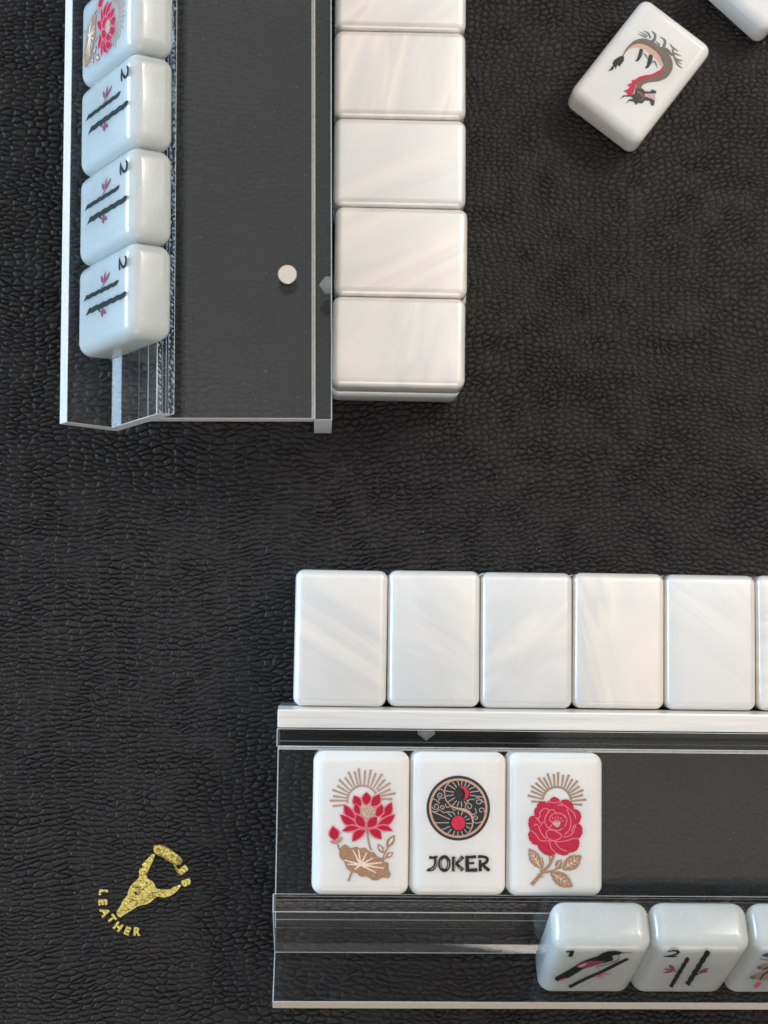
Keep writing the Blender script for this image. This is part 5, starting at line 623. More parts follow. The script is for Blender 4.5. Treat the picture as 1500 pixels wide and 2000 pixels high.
('petal_edge','pink',1,[1.81,-2.86,2.06,-2.84,2.41,-2.81,2.81,-2.76,3.16,-2.66,3.45,-2.53,3.7,-2.36,3.94,-2.15,4.17,-1.86,4.39,-1.46,4.61,-.96,4.8,-.49,4.93,-.17,4.7,-.08,4.57,-.4,4.38,-.87,4.17,-1.35,3.96,-1.73,3.76,-1.98,3.55,-2.17,3.33,-2.32,3.08,-2.43,2.76,-2.52,2.39,-2.57,2.04,-2.6,1.79,-2.62]),
('petal_edge','pink',1,[-5.83,-1.41,-5.62,-1.57,-5.32,-1.79,-5,-2.05,-4.71,-2.32,-4.47,-2.63,-4.25,-2.99,-4.01,-3.35,-3.75,-3.62,-3.46,-3.76,-3.17,-3.81,-2.88,-3.82,-2.54,-3.82,-2.1,-3.83,-1.59,-3.81,-1.09,-3.8,-.66,-3.81,-.36,-3.84,-.11,-3.9,0.14,-3.96,0.48,-3.98,0.91,-3.97,1.39,-3.93,1.9,-3.87,2.39,-3.78,2.89,-3.65,3.4,-3.48,3.87,-3.31,4.27,-3.21,4.62,-3.19,4.92,-3.22,5.18,-3.27,5.37,-3.3,5.41,-3.06,5.22,-3.03,4.96,-2.98,4.62,-2.95,4.24,-2.98,3.8,-3.08,3.32,-3.25,2.82,-3.42,2.34,-3.55,1.86,-3.63,1.36,-3.69,0.89,-3.73,0.48,-3.74,0.18,-3.72,-.06,-3.67,-.31,-3.61,-.64,-3.57,-1.09,-3.56,-1.6,-3.57,-2.1,-3.59,-2.54,-3.58,-2.88,-3.58,-3.15,-3.57,-3.38,-3.54,-3.6,-3.43,-3.82,-3.2,-4.04,-2.86,-4.27,-2.49,-4.53,-2.16,-4.84,-1.87,-5.17,-1.6,-5.47,-1.38,-5.68,-1.22]),
('petal_edge','pink',1,[-1.53,-3.9,-1.48,-4.17,-1.41,-4.57,-1.3,-5.01,-1.13,-5.41,-.86,-5.76,-.52,-6.09,-.19,-6.36,0.03,-6.55,0.19,-6.36,-.03,-6.17,-.35,-5.91,-.68,-5.6,-.92,-5.29,-1.06,-4.94,-1.17,-4.52,-1.23,-4.13,-1.29,-3.86]),
('petal_edge','pink',1,[-.18,-4.13,0.05,-4.41,0.39,-4.83,0.78,-5.27,1.17,-5.62,1.59,-5.85,2.04,-6,2.44,-6.11,2.72,-6.18,2.79,-5.95,2.51,-5.87,2.12,-5.77,1.69,-5.63,1.31,-5.42,0.95,-5.1,0.58,-4.68,0.25,-4.26,0.01,-3.98]),
('petal_edge','pink',1,[-4.89,1.74,-4.75,1.65,-4.54,1.52,-4.33,1.37,-4.17,1.22,-4.05,1.01,-3.94,0.75,-3.86,0.5,-3.8,0.33,-3.57,0.4,-3.63,0.58,-3.71,0.83,-3.83,1.11,-3.97,1.36,-4.17,1.56,-4.4,1.72,-4.61,1.85,-4.76,1.94]),
('petal_edge','pink',1,[4.94,0.35,4.8,0.26,4.58,0.14,4.35,-.03,4.15,-.25,4.01,-.54,3.9,-.87,3.81,-1.19,3.75,-1.4,3.99,-1.46,4.05,-1.25,4.13,-.94,4.23,-.62,4.35,-.38,4.51,-.21,4.72,-.06,4.92,0.06,5.07,0.15]),
('petal_edge','pink',1,[-2.34,0.76,-2.36,0.95,-2.4,1.22,-2.41,1.52,-2.35,1.81,-2.15,2.18,-1.85,2.6,-1.54,3,-1.33,3.28,-1.53,3.42,-1.74,3.15,-2.05,2.74,-2.36,2.3,-2.58,1.9,-2.66,1.54,-2.65,1.2,-2.61,0.92,-2.58,0.73]),
('petal_edge','pink',1,[-1.48,0.92,-1.31,0.85,-1.08,0.74,-.87,0.62,-.78,0.53,-.79,0.44,-.88,0.27,-1.01,0.08,-1.14,-.1,-1.27,-.26,-1.43,-.41,-1.58,-.55,-1.69,-.64,-1.52,-.82,-1.42,-.72,-1.26,-.58,-1.09,-.42,-.94,-.24,-.81,-.06,-.66,0.15,-.56,0.37,-.55,0.62,-.72,0.81,-.96,0.96,-1.21,1.07,-1.37,1.14]),
('flower_centre','sand',0,[-.67,0.76,0.28,1.14,1.22,0.77,1.04,-.15,0.28,-.53,-.48,0.02]),
('stamen','pink',0,[-.48,1.65,-.54,1.48,-.67,1.41,-.8,1.48,-.86,1.65,-.8,1.82,-.67,1.89,-.54,1.82]),
('stamen','pink',1,[-.71,1.61,0.28,0.55,0.35,0.61,-.63,1.69]),
('stamen','pink',0,[0.18,1.79,0.13,1.62,-.01,1.54,-.14,1.61,-.2,1.78,-.14,1.95,-.01,2.03,0.12,1.96]),
('stamen','pink',1,[-.06,1.77,0.27,0.57,0.36,0.59,0.05,1.8]),
('stamen','pink',0,[0.84,1.79,0.79,1.62,0.65,1.55,0.52,1.62,0.46,1.79,0.52,1.96,0.65,2.03,0.79,1.96]),
('stamen','pink',1,[0.6,1.8,0.27,0.59,0.36,0.57,0.71,1.78]),
('stamen','pink',0,[1.5,1.61,1.45,1.44,1.32,1.37,1.18,1.44,1.13,1.61,1.18,1.78,1.31,1.85,1.45,1.78]),
('stamen','pink',1,[1.27,1.65,0.28,0.61,0.35,0.55,1.36,1.57]),
('stamen','pink',0,[1.98,1.11,1.92,0.94,1.79,0.87,1.66,0.94,1.6,1.11,1.65,1.28,1.79,1.35,1.92,1.28]),
('stamen','pink',1,[1.77,1.16,0.3,0.62,0.33,0.54,1.81,1.06])],
'dragon':[('dorsal_fin','smoke',1,[-6.71,6.85,-6.41,6.89,-5.98,6.95,-5.51,7.01,-5.11,7.09,-4.8,7.19,-4.52,7.3,-4.3,7.4,-4.14,7.47,-4.27,7.82,-4.43,7.77,-4.66,7.7,-4.94,7.61,-5.23,7.51,-5.6,7.38,-6.04,7.23,-6.46,7.08,-6.74,6.98]),
('dorsal_fin','smoke',1,[-6.81,7.54,-6.58,7.57,-6.26,7.6,-5.89,7.64,-5.55,7.69,-5.2,7.75,-4.84,7.81,-4.52,7.88,-4.3,7.92,-4.36,8.25,-4.58,8.2,-4.91,8.14,-5.27,8.06,-5.6,7.99,-5.94,7.9,-6.3,7.8,-6.61,7.7,-6.83,7.64]),
('dorsal_fin','smoke',1,[-6.01,8.38,-5.74,8.42,-5.36,8.48,-4.95,8.52,-4.63,8.49,-4.35,8.37,-4.01,8.17,-3.71,7.95,-3.48,7.8,-3.22,8.22,-3.44,8.37,-3.76,8.6,-4.15,8.83,-4.57,8.96,-5,8.91,-5.43,8.77,-5.79,8.61,-6.05,8.51]),
('dorsal_fin','smoke',1,[-4.37,9.7,-4.1,9.64,-3.73,9.55,-3.37,9.43,-3.16,9.29,-3.02,9.12,-2.87,8.87,-2.74,8.58,-2.69,8.35,-2.72,8.17,-2.81,7.95,-2.93,7.72,-3.02,7.53,-2.1,7.18,-2.05,7.37,-1.98,7.67,-1.92,8.05,-1.95,8.46,-2.07,8.84,-2.24,9.23,-2.49,9.59,-2.83,9.87,-3.26,9.97,-3.71,9.95,-4.1,9.88,-4.36,9.84]),
('dorsal_fin','smoke',1,[-1.61,9.86,-1.28,9.83,-.82,9.79,-.37,9.71,-.11,9.57,0.03,9.37,0.2,9.02,0.34,8.61,0.42,8.27,0.42,8,0.35,7.74,0.26,7.47,0.19,7.27,1.14,7.03,1.17,7.23,1.22,7.55,1.24,7.96,1.19,8.4,1.06,8.84,0.89,9.33,0.63,9.81,0.23,10.18,-.3,10.29,-.84,10.21,-1.31,10.08,-1.62,10]),
('dorsal_fin','smoke',1,[-1.77,8.11,-.27,7.87,-.25,8.37,-1.76,8.31]),
('dorsal_fin','smoke',1,[1.57,9.96,1.8,9.84,2.14,9.66,2.55,9.49,2.98,9.4,3.43,9.43,3.9,9.55,4.31,9.69,4.59,9.78,4.57,9.91,4.27,9.91,3.85,9.89,3.39,9.89,3,9.9,2.64,9.93,2.23,9.99,1.86,10.05,1.6,10.09]),
('dorsal_fin','smoke',1,[3.77,8.41,3.94,8.45,4.19,8.51,4.48,8.58,4.76,8.66,5.07,8.78,5.42,8.94,5.75,9.09,5.97,9.19,5.94,9.28,5.7,9.25,5.35,9.21,4.97,9.15,4.63,9.08,4.34,8.97,4.07,8.84,3.85,8.72,3.69,8.64]),
('dorsal_fin','smoke',1,[4.7,7.67,4.94,7.68,5.28,7.68,5.67,7.7,6.04,7.78,6.37,7.94,6.68,8.15,6.94,8.35,7.12,8.49,7.07,8.58,6.86,8.5,6.56,8.38,6.23,8.26,5.92,8.17,5.61,8.09,5.24,8.02,4.91,7.95,4.67,7.91]),
('dorsal_fin','smoke',1,[2.9,9.09,3.2,8.82,3.63,8.43,4.12,8.01,4.61,7.64,5.09,7.31,5.59,7,6.09,6.74,6.59,6.56,7.09,6.5,7.56,6.56,7.95,6.64,8.22,6.69,8.21,6.83,7.93,6.85,7.55,6.87,7.12,6.93,6.72,7.04,6.3,7.22,5.83,7.47,5.35,7.75,4.89,8.05,4.42,8.41,3.94,8.82,3.52,9.2,3.22,9.47]),
('dorsal_fin','smoke',1,[5.58,7.55,5.8,7.51,6.11,7.44,6.44,7.38,6.73,7.36,6.96,7.38,7.15,7.44,7.29,7.51,7.39,7.56,7.38,7.64,7.27,7.64,7.12,7.64,6.94,7.65,6.74,7.66,6.48,7.68,6.15,7.72,5.83,7.76,5.61,7.78]),
('dorsal_fin','brown',1,[1.04,7.64,1.28,7.64,1.63,7.64,2.01,7.64,2.38,7.64,2.81,7.64,3.3,7.63,3.76,7.63,4.08,7.62,4.15,8.12,3.84,8.22,3.39,8.35,2.89,8.49,2.42,8.58,1.99,8.59,1.57,8.56,1.22,8.51,0.98,8.48]),
('claw','smoke',1,[-2.3,3.4,-2.16,3.39,-1.95,3.37,-1.74,3.34,-1.54,3.3,-1.32,3.23,-1.05,3.14,-.79,3.04,-.61,2.98,-.52,3.16,-.68,3.26,-.92,3.42,-1.19,3.58,-1.46,3.69,-1.72,3.71,-1.97,3.67,-2.18,3.61,-2.32,3.57]),
('claw','smoke',1,[1.06,2.89,1.13,3.05,1.22,3.28,1.31,3.42,1.34,3.42,1.6,3.32,2.05,3.08,2.5,2.81,2.82,2.63,2.92,2.79,2.64,3.02,2.22,3.36,1.78,3.68,1.38,3.86,1.03,3.69,0.93,3.38,0.91,3.11,0.9,2.93]),
('hind_leg','ink',1,[-3.85,3.98,-3.73,3.7,-3.56,3.32,-3.38,2.9,-3.23,2.52,-3.1,2.18,-2.96,1.81,-2.85,1.48,-2.78,1.24,-2.77,1.12,-2.79,1.03,-2.86,0.92,-2.91,0.82,-2.6,0.53,-2.52,0.59,-2.38,0.7,-2.22,0.91,-2.13,1.22,-2.12,1.59,-2.15,1.99,-2.22,2.43,-2.32,2.86,-2.48,3.3,-2.7,3.74,-2.9,4.13,-3.04,4.39]),
('hind_leg','ink',1,[-.97,4.25,-.84,3.96,-.66,3.55,-.46,3.11,-.29,2.73,-.13,2.4,0.03,2.07,0.17,1.78,0.26,1.55,0.31,1.35,0.32,1.14,0.3,0.93,0.29,0.77,0.69,0.64,0.76,0.77,0.88,0.98,0.99,1.26,1.04,1.61,1.02,1.99,0.97,2.38,0.88,2.78,0.76,3.18,0.57,3.62,0.33,4.07,0.1,4.47,-.05,4.74]),
('body','brown',1,[-6.06,-.32,-6.1,-.07,-6.16,0.28,-6.21,0.67,-6.22,1.07,-6.21,1.48,-6.17,1.91,-6.11,2.34,-6.01,2.78,-5.88,3.24,-5.72,3.71,-5.53,4.14,-5.3,4.5,-5.01,4.81,-4.67,5.08,-4.31,5.32,-3.95,5.48,-3.6,5.59,-3.22,5.65,-2.79,5.69,-2.33,5.72,-1.86,5.74,-1.35,5.75,-.82,5.73,-.28,5.69,0.25,5.63,0.79,5.54,1.31,5.44,1.79,5.33,2.23,5.21,2.6,5.08,2.87,4.96,3.1,4.82,3.34,4.64,3.58,4.44,3.76,4.24,3.88,4.06,3.99,3.79,4.09,3.43,4.15,3.05,4.17,2.71,4.14,2.41,4.05,2.06,3.9,1.65,3.7,1.23,3.43,0.79,3.06,0.3,2.64,-.24,2.26,-.8,1.96,-1.33,1.69,-1.84,1.47,-2.37,1.31,-2.92,1.26,-3.48,1.29,-4.01,1.37,-4.49,1.5,-4.96,1.71,-5.43,1.97,-5.84,2.19,-6.15,2.32,-6.35,3.63,-5.11,3.44,-4.95,3.19,-4.75,2.98,-4.56,2.84,-4.37,2.75,-4.13,2.68,-3.84,2.67,-3.54,2.71,-3.26,2.82,-2.95,3.01,-2.59,3.27,-2.2,3.57,-1.81,3.93,-1.42,4.4,-.99,4.9,-.51,5.37,0.02,5.74,0.55,6.06,1.09,6.33,1.7,6.51,2.38,6.56,3.1,6.51,3.82,6.37,4.52,6.13,5.2,5.76,5.82,5.32,6.34,4.84,6.75,4.33,7.08,3.77,7.33,3.21,7.49,2.69,7.58,2.17,7.65,1.6,7.71,0.99,7.76,0.38,7.78,-.22,7.79,-.81,7.79,-1.41,7.77,-2.01,7.73,-2.59,7.65,-3.13,7.52,-3.66,7.36,-4.19,7.14,-4.69,6.84,-5.14,6.47,-5.54,6.03,-5.88,5.56,-6.16,5.05,-6.37,4.52,-6.5,3.96,-6.59,3.42,-6.65,2.91,-6.68,2.42,-6.68,1.94,-6.65,1.48,-6.61,1.05,-6.54,0.63,-6.45,0.22,-6.35,-.13,-6.29,-.37]),
('belly','skin',1,[-6.16,1.85,-6.02,2.13,-5.81,2.53,-5.57,2.95,-5.31,3.29,-5.05,3.56,-4.76,3.81,-4.46,4.03,-4.14,4.21,-3.8,4.37,-3.45,4.5,-3.07,4.6,-2.7,4.67,-2.32,4.69,-1.9,4.67,-1.45,4.63,-.99,4.61,-.55,4.61,-.14,4.62,0.23,4.62,0.58,4.6,0.94,4.55,1.29,4.49,1.64,4.41,1.97,4.31,2.31,4.16,2.69,3.96,3.03,3.76,3.28,3.62,3.52,3.93,3.34,4.15,3.08,4.47,2.75,4.83,2.39,5.14,2.01,5.37,1.62,5.57,1.2,5.74,0.76,5.86,0.31,5.94,-.15,5.97,-.58,5.97,-1.01,5.96,-1.44,5.95,-1.92,5.93,-2.41,5.89,-2.91,5.8,-3.37,5.66,-3.82,5.49,-4.24,5.27,-4.63,5.02,-4.98,4.72,-5.3,4.39,-5.57,4.02,-5.81,3.63,-5.98,3.16,-6.11,2.65,-6.19,2.2,-6.25,1.89]),
('back_stripe','smoke',1,[-6.13,-.04,-6.17,0.36,-6.23,0.93,-6.27,1.56,-6.28,2.14,-6.24,2.65,-6.18,3.16,-6.09,3.66,-5.94,4.13,-5.74,4.61,-5.5,5.09,-5.21,5.53,-4.91,5.91,-4.59,6.21,-4.25,6.46,-3.87,6.65,-3.46,6.8,-3.01,6.9,-2.51,6.95,-1.97,6.96,-1.41,6.95,-.83,6.92,-.21,6.88,0.39,6.8,0.95,6.7,1.44,6.58,1.89,6.45,2.3,6.28,2.67,6.06,3.02,5.77,3.36,5.43,3.66,5.06,3.91,4.68,4.13,4.23,4.32,3.7,4.46,3.2,4.57,2.85,4.79,2.9,4.75,3.26,4.69,3.79,4.59,4.39,4.4,4.94,4.13,5.41,3.79,5.84,3.41,6.23,2.99,6.56,2.54,6.82,2.07,7.01,1.57,7.15,1.04,7.27,0.46,7.36,-.17,7.42,-.81,7.45,-1.41,7.45,-1.98,7.44,-2.54,7.41,-3.08,7.35,-3.59,7.22,-4.04,7.04,-4.46,6.81,-4.84,6.53,-5.19,6.19,-5.52,5.77,-5.82,5.29,-6.08,4.78,-6.28,4.26,-6.42,3.74,-6.5,3.21,-6.53,2.68,-6.54,2.14,-6.5,1.54,-6.42,0.91,-6.32,0.34,-6.26,-.05]),
('mane','crimson',0,[3.78,4.08,3.87,2.87,3.38,1.62,2.75,0.27,1.58,-.88,0.6,-2.3,0.21,-3.68,-.44,-4.3,0.15,-4.68,-.59,-6.01,0.29,-5.95,0.3,-6.79,-.37,-7.93,0.42,-7.76,1.25,-8.05,2.17,-7.64,2.05,-6.67,1.71,-5.67,1.23,-4.77,1.27,-3.47,1.89,-2.12,3.25,-.39,4.26,1.26,4.56,2.78,4.31,3.65]),
('tail_tuft','jet',0,[-6.23,-.28,-6.79,-1.16,-7.31,-2.64,-7.15,-3.8,-6.69,-3.96,-6.72,-6.27,-5.96,-4.97,-6.28,-3.95,-5.53,-4.52,-5.87,-3.2,-5.14,-3.36,-5.18,-2.22,-5.2,-1.38,-5.59,-.63]),
('head','umber',0,[1.83,-5.57,3.09,-4.25,4.05,-4.45,5.3,-3.66,5.33,-2.89,6.54,-2.46,6.75,-3.15,5.6,-4.06,4.45,-4.98,5.3,-5.57,6.65,-4.92,7.81,-4.85,8.31,-6.05,7.83,-6.49,6.67,-5.76,5.67,-6.34,5.55,-7.54,4.67,-7.99,4.51,-8.86,3.45,-8.54,2.46,-9.11,2.2,-10.27,2.13,-8.95,2.95,-7.87,2.14,-7.88,0.85,-8.87,0.16,-10.26,0.39,-8.81,1.94,-7.61,2.41,-6.6]),
('brow','brown',1,[2.69,-6.13,2.93,-6.08,3.26,-6,3.6,-5.95,3.87,-5.95,4.14,-6.01,4.44,-6.12,4.66,-6.24,4.75,-6.3,4.75,-6.43,4.62,-6.74,4.44,-7.07,4.32,-7.3,4.48,-7.41,4.64,-7.22,4.9,-6.93,5.14,-6.6,5.23,-6.19,5.02,-5.83,4.7,-5.58,4.33,-5.4,3.95,-5.29,3.54,-5.27,3.13,-5.34,2.78,-5.42,2.55,-5.47]),
('mouth','lilac',0,[4.42,-5,6.84,-3.54,7.64,-4.56,6.5,-5,5.07,-5.54])],
'bird':[('numeral','ink',0,[-8.42,14.33,-6.47,14.6,-6.45,10.18,-7.5,10.82,-7.43,13.44,-8.21,13.43]),
('branch','green',1,[-3.86,-12.02,-3.32,-10.88,-2.55,-9.24,-1.72,-7.52,-1.01,-6.09,-.46,-5.1,0.03,-4.31,0.51,-3.58,1,-2.78,1.54,-1.89,2.08,-.98,2.62,-.05,3.15,0.92,3.67,1.95,4.17,3.01,4.67,4.06,5.14,5.04,5.64,6.01,6.16,6.97,6.61,7.81,6.93,8.39,6.38,10.07,6.05,9.54,5.57,8.79,5.02,7.91,4.49,6.99,4,6.02,3.5,4.98,3,3.91,2.5,2.89,1.99,1.91,1.48,0.94,0.96,-.01,0.44,-.92,-.04,-1.7,-.52,-2.4,-1.03,-3.16,-1.61,-4.14,-2.35,-5.52,-3.2,-7.19,-3.99,-8.76,-4.54,-9.85]),
('branch','green',0,[5.78,9.73,7.2,9.14,6.57,8.21]),
('bird_body','ink',0,[-8.52,-3.85,-7.41,-1.41,-5.89,1.8,-4.84,4.43,-3.81,7.04,-2.22,9.37,-.71,10.91,0.29,13.45,1.34,14.46,3.05,14.58,4.6,13.86,4.47,12.35,3,11.72,2.6,10.96,3.33,9.7,3.23,8.16,1.9,6.6,0.3,5.54,-1.05,3.96,-2.59,2.37,-3.91,-.83,-5.52,-4.73,-5.83,-3.81,-7.6,-6.72,-8.44,-5.2]),
('wing','magenta',0,[-4.68,4.54,-3.42,6.79,-1.68,8.1,0.29,7.87,1.91,7.63,0.64,5.65,-.89,4.07,-2.51,3,-3.95,3.14]),
('wing','lilac',0,[-4.31,3.81,-2.99,6.27,-2.14,5.92,-3.32,3.67]),
('tail','rosy',0,[-7.34,-5.3,-5.95,-3.98,-5.96,-5.44,-6.92,-6.38]),
('beak','smoke',1,[4.46,12.9,7,13.31,6.96,13.56,4.31,13.8]),
('breast','smoke',1,[4.34,12.87,4.25,12.7,4.12,12.45,3.99,12.1,3.94,11.58,4.05,10.92,4.23,10.32,4.37,9.82,4.39,9.39,4.26,8.87,4.03,8.29,3.72,7.71,3.36,7.14,2.92,6.56,2.4,5.98,1.88,5.45,1.42,5.03,1.04,4.74,0.69,4.55,0.41,4.43,0.21,4.34,0.31,3.82,0.51,3.92,0.8,4.04,1.15,4.23,1.54,4.52,2,4.94,2.54,5.47,3.07,6.04,3.52,6.61,3.89,7.18,4.21,7.77,4.46,8.37,4.62,9.02,4.58,9.79,4.4,10.51,4.23,11.07,4.17,11.39,4.2,11.67,4.3,11.97,4.41,12.24,4.5,12.43]),
('foot','rosy',1,[0.11,3.42,1.54,1.3,1.57,1.64,0.16,4.01]),
('foot','rosy',1,[0.89,-3.23,3.14,-4.13,3.11,-3.81,0.8,-2.07]),
('foot','rosy',1,[1.7,-2.74,4.3,-1.13,4.24,-.86,1.45,-1.47])],
'bamboo':[('numeral','ink',1,[-7.85,13.88,-7.67,14,-7.41,14.19,-7.12,14.35,-6.85,14.43,-6.59,14.38,-6.31,14.27,-6.04,14.11,-5.82,13.95,-5.65,13.8,-5.53,13.66,-5.56,13.72,-5.67,14.17,-5.66,14.17,-5.68,13.88,-5.76,13.5,-5.92,13.13,-6.18,12.75,-6.54,12.36,-6.92,12,-7.25,11.71,-7.55,11.5,-7.85,11.36,-8.1,11.26,-8.28,11.18,-8.2,10.82,-8.01,10.82,-7.73,10.82,-7.4,10.87,-7.07,10.98,-6.7,11.21,-6.3,11.52,-5.91,11.86,-5.6,12.17,-5.37,12.47,-5.19,12.78,-5.07,13.14,-5.04,13.71,-5.27,14.62,-5.54,15.06,-5.76,15.25,-5.98,15.36,-6.22,15.44,-6.5,15.47,-6.79,15.45,-7.06,15.36,-7.34,15.17,-7.61,14.89,-7.84,14.62,-8.01,14.44]),
('numeral','ink',1,[-8.14,10.82,-7.82,10.74,-7.34,10.64,-6.82,10.54,-6.36,10.51,-5.95,10.57,-5.57,10.69,-5.24,10.81,-5.01,10.9,-5.23,11.77,-5.45,11.66,-5.76,11.51,-6.13,11.35,-6.51,11.24,-6.94,11.21,-7.44,11.22,-7.9,11.24,-8.22,11.26]),
('cane','green',1,[-1.75,-11.45,-2,-9.14,-1.75,-7.5,-1.99,-5.23,-1.75,-3.62,-1.99,-1.38,-1.74,0.2,-1.98,2.4,-1.74,3.96,-1.98,6.12,-1.74,7.65,-1.97,9.78,-2.8,10.83,-3.04,9.32,-2.81,7.19,-3.06,5.65,-2.82,3.49,-3.07,1.92,-2.84,-.28,-3.09,-1.87,-2.85,-4.1,-3.1,-5.72,-2.86,-8,-3.11,-9.64]),
('cane','green',1,[2.09,-9.85,1.82,-7.2,2.1,-5.34,1.83,-2.74,2.12,-.91,1.85,1.63,2.13,3.43,1.86,5.93,2.14,7.69,1.88,10.14,2.16,11.86,1.89,14.27,0.86,15.61,0.58,13.91,0.83,11.5,0.55,9.77,0.81,7.32,0.52,5.55,0.78,3.05,0.5,1.26,0.76,-1.29,0.47,-3.13,0.73,-5.73,0.44,-7.59]),
('twig','magenta',1,[-4.46,2.23,-2.78,-.6,-2.73,-.07,-4.39,2.86]),
('twig','green',1,[2.1,-2.08,3.22,0.35,3.09,0.69,1.92,-1.59]),
('twig','green',1,[1.44,1.83,2.53,0.18,2.56,0.45,1.54,2.64]),
('leaf','magenta',0,[-3.82,1.78,-4.06,2.62,-4.32,3.33,-4.57,3.93,-4.84,4.43,-5.12,4.79,-5.4,5.03,-5.69,5.18,-5.99,5.27,-5.75,4.49,-5.5,3.77,-5.24,3.14,-4.98,2.63,-4.7,2.26,-4.42,1.99,-4.12,1.82]),
('leaf','magenta',0,[-4.11,1.59,-4.47,1.95,-4.82,2.22,-5.15,2.44,-5.48,2.58,-5.79,2.65,-6.1,2.63,-6.39,2.55,-6.68,2.44,-6.32,2.11,-5.98,1.82,-5.64,1.59,-5.31,1.44,-4.99,1.37,-4.69,1.37,-4.39,1.44]),
('leaf','magenta',0,[-3.99,1.01,-4.34,1.09,-4.66,1.09,-4.97,1.02,-5.26,0.89,-5.53,0.67,-5.78,0.37,-6.01,0.02,-6.23,-.38,-5.9,-.42,-5.57,-.43,-5.26,-.38,-4.97,-.25,-4.7,-.04,-4.45,0.24,-4.21,0.58]),
('leaf','magenta',0,[2.41,0.32,2.69,0.43,2.93,0.63,3.16,0.89,3.36,1.22,3.52,1.63,3.66,2.11,3.78,2.65,3.88,3.23,3.62,3.08,3.37,2.89,3.14,2.65,2.94,2.33,2.77,1.93,2.63,1.46,2.51,0.93]),
('leaf','magenta',0,[2.58,0.12,2.88,-.06,3.14,-.14,3.39,-.15,3.61,-.07,3.81,0.11,3.98,0.38,4.13,0.73,4.27,1.11,3.99,1.25,3.72,1.35,3.47,1.37,3.24,1.3,3.04,1.14,2.87,0.88,2.71,0.55]),
('leaf','magenta',0,[2.37,0.51,2.55,0.65,2.7,0.85,2.84,1.09,2.96,1.38,3.05,1.72,3.12,2.12,3.17,2.56,3.21,3.02,3.04,2.86,2.88,2.67,2.74,2.45,2.63,2.16,2.53,1.82,2.46,1.43,2.4,1])],
'creature':[('numeral','blue',0,[-8.52,11.99,-7.9,11.48,-7.33,11.16,-6.81,11.02,-6.33,11.05,-5.91,11.29,-5.55,11.73,-5.24,12.32,-4.94,13,-5.54,13.42,-6.12,13.76,-6.65,13.94,-7.13,13.93,-7.55,13.71,-7.92,13.31,-8.25,12.75]),
('feeler','smoke',1,[-8.49,9.59,-8.19,9.42,-7.75,9.18,-7.26,8.94,-6.79,8.81,-6.34,8.82,-5.87,8.93,-5.46,9.06,-5.17,9.14,-5.29,9.56,-5.58,9.51,-6.01,9.43,-6.48,9.36,-6.92,9.36,-7.36,9.46,-7.83,9.63,-8.26,9.81,-8.55,9.93]),
('wing','taupe',0,[-7.7,3.83,-6.71,2.74,-5.82,2.02,-4.99,1.61,-4.26,1.53,-3.63,1.84,-3.09,2.52,-2.64,3.49,-2.23,4.61,-3.18,5.54,-4.09,6.3,-4.92,6.78,-5.66,6.88,-6.29,6.61,-6.84,6.01,-7.32,5.11]),
('wing','taupe',0,[-7.84,-3.09,-6.62,-4.28,-5.52,-5.04,-4.51,-5.44,-3.6,-5.45,-2.81,-5.01,-2.14,-4.13,-1.56,-2.92,-1.04,-1.53,-2.21,-.54,-3.33,0.27,-4.36,0.74,-5.26,0.78,-6.05,0.39,-6.74,-.39,-7.35,-1.52]),
('wing_tip','smoke',0,[-7.69,3.76,-7.4,3.19,-7.15,2.78,-6.94,2.52,-6.75,2.4,-6.6,2.46,-6.49,2.69,-6.41,3.05,-6.34,3.49,-6.61,3.98,-6.86,4.41,-7.09,4.71,-7.27,4.83,-7.42,4.79,-7.54,4.59,-7.63,4.26]),
('wing_tip','smoke',0,[-7.82,-3.17,-7.5,-3.79,-7.22,-4.23,-6.97,-4.51,-6.76,-4.64,-6.58,-4.57,-6.45,-4.31,-6.35,-3.92,-6.27,-3.44,-6.57,-2.9,-6.86,-2.44,-7.11,-2.12,-7.33,-1.98,-7.5,-2.03,-7.64,-2.25,-7.75,-2.62]),
('wing_stripe','umber',1,[-4.72,-5.16,-4.74,-4.54,-4.78,-3.67,-4.79,-2.75,-4.76,-1.97,-4.65,-1.27,-4.47,-.55,-4.29,0.08,-4.17,0.53,-4.59,1.44,-4.72,1,-4.9,0.37,-5.08,-.39,-5.21,-1.2,-5.24,-2.12,-5.2,-3.14,-5.15,-4.05,-5.12,-4.67]),
('wing_stripe','umber',1,[-5.84,1.71,-5.75,1.98,-5.63,2.36,-5.48,2.75,-5.32,3.06,-5.11,3.29,-4.85,3.49,-4.6,3.65,-4.43,3.77,-4.71,4.68,-4.88,4.57,-5.14,4.41,-5.42,4.2,-5.65,3.93,-5.82,3.55,-5.96,3.1,-6.07,2.67,-6.14,2.38]),
('foot','rosy',0,[-5.28,-10.2,-3.95,-11.02,-4.03,-7.15,-5.06,-6.41])],
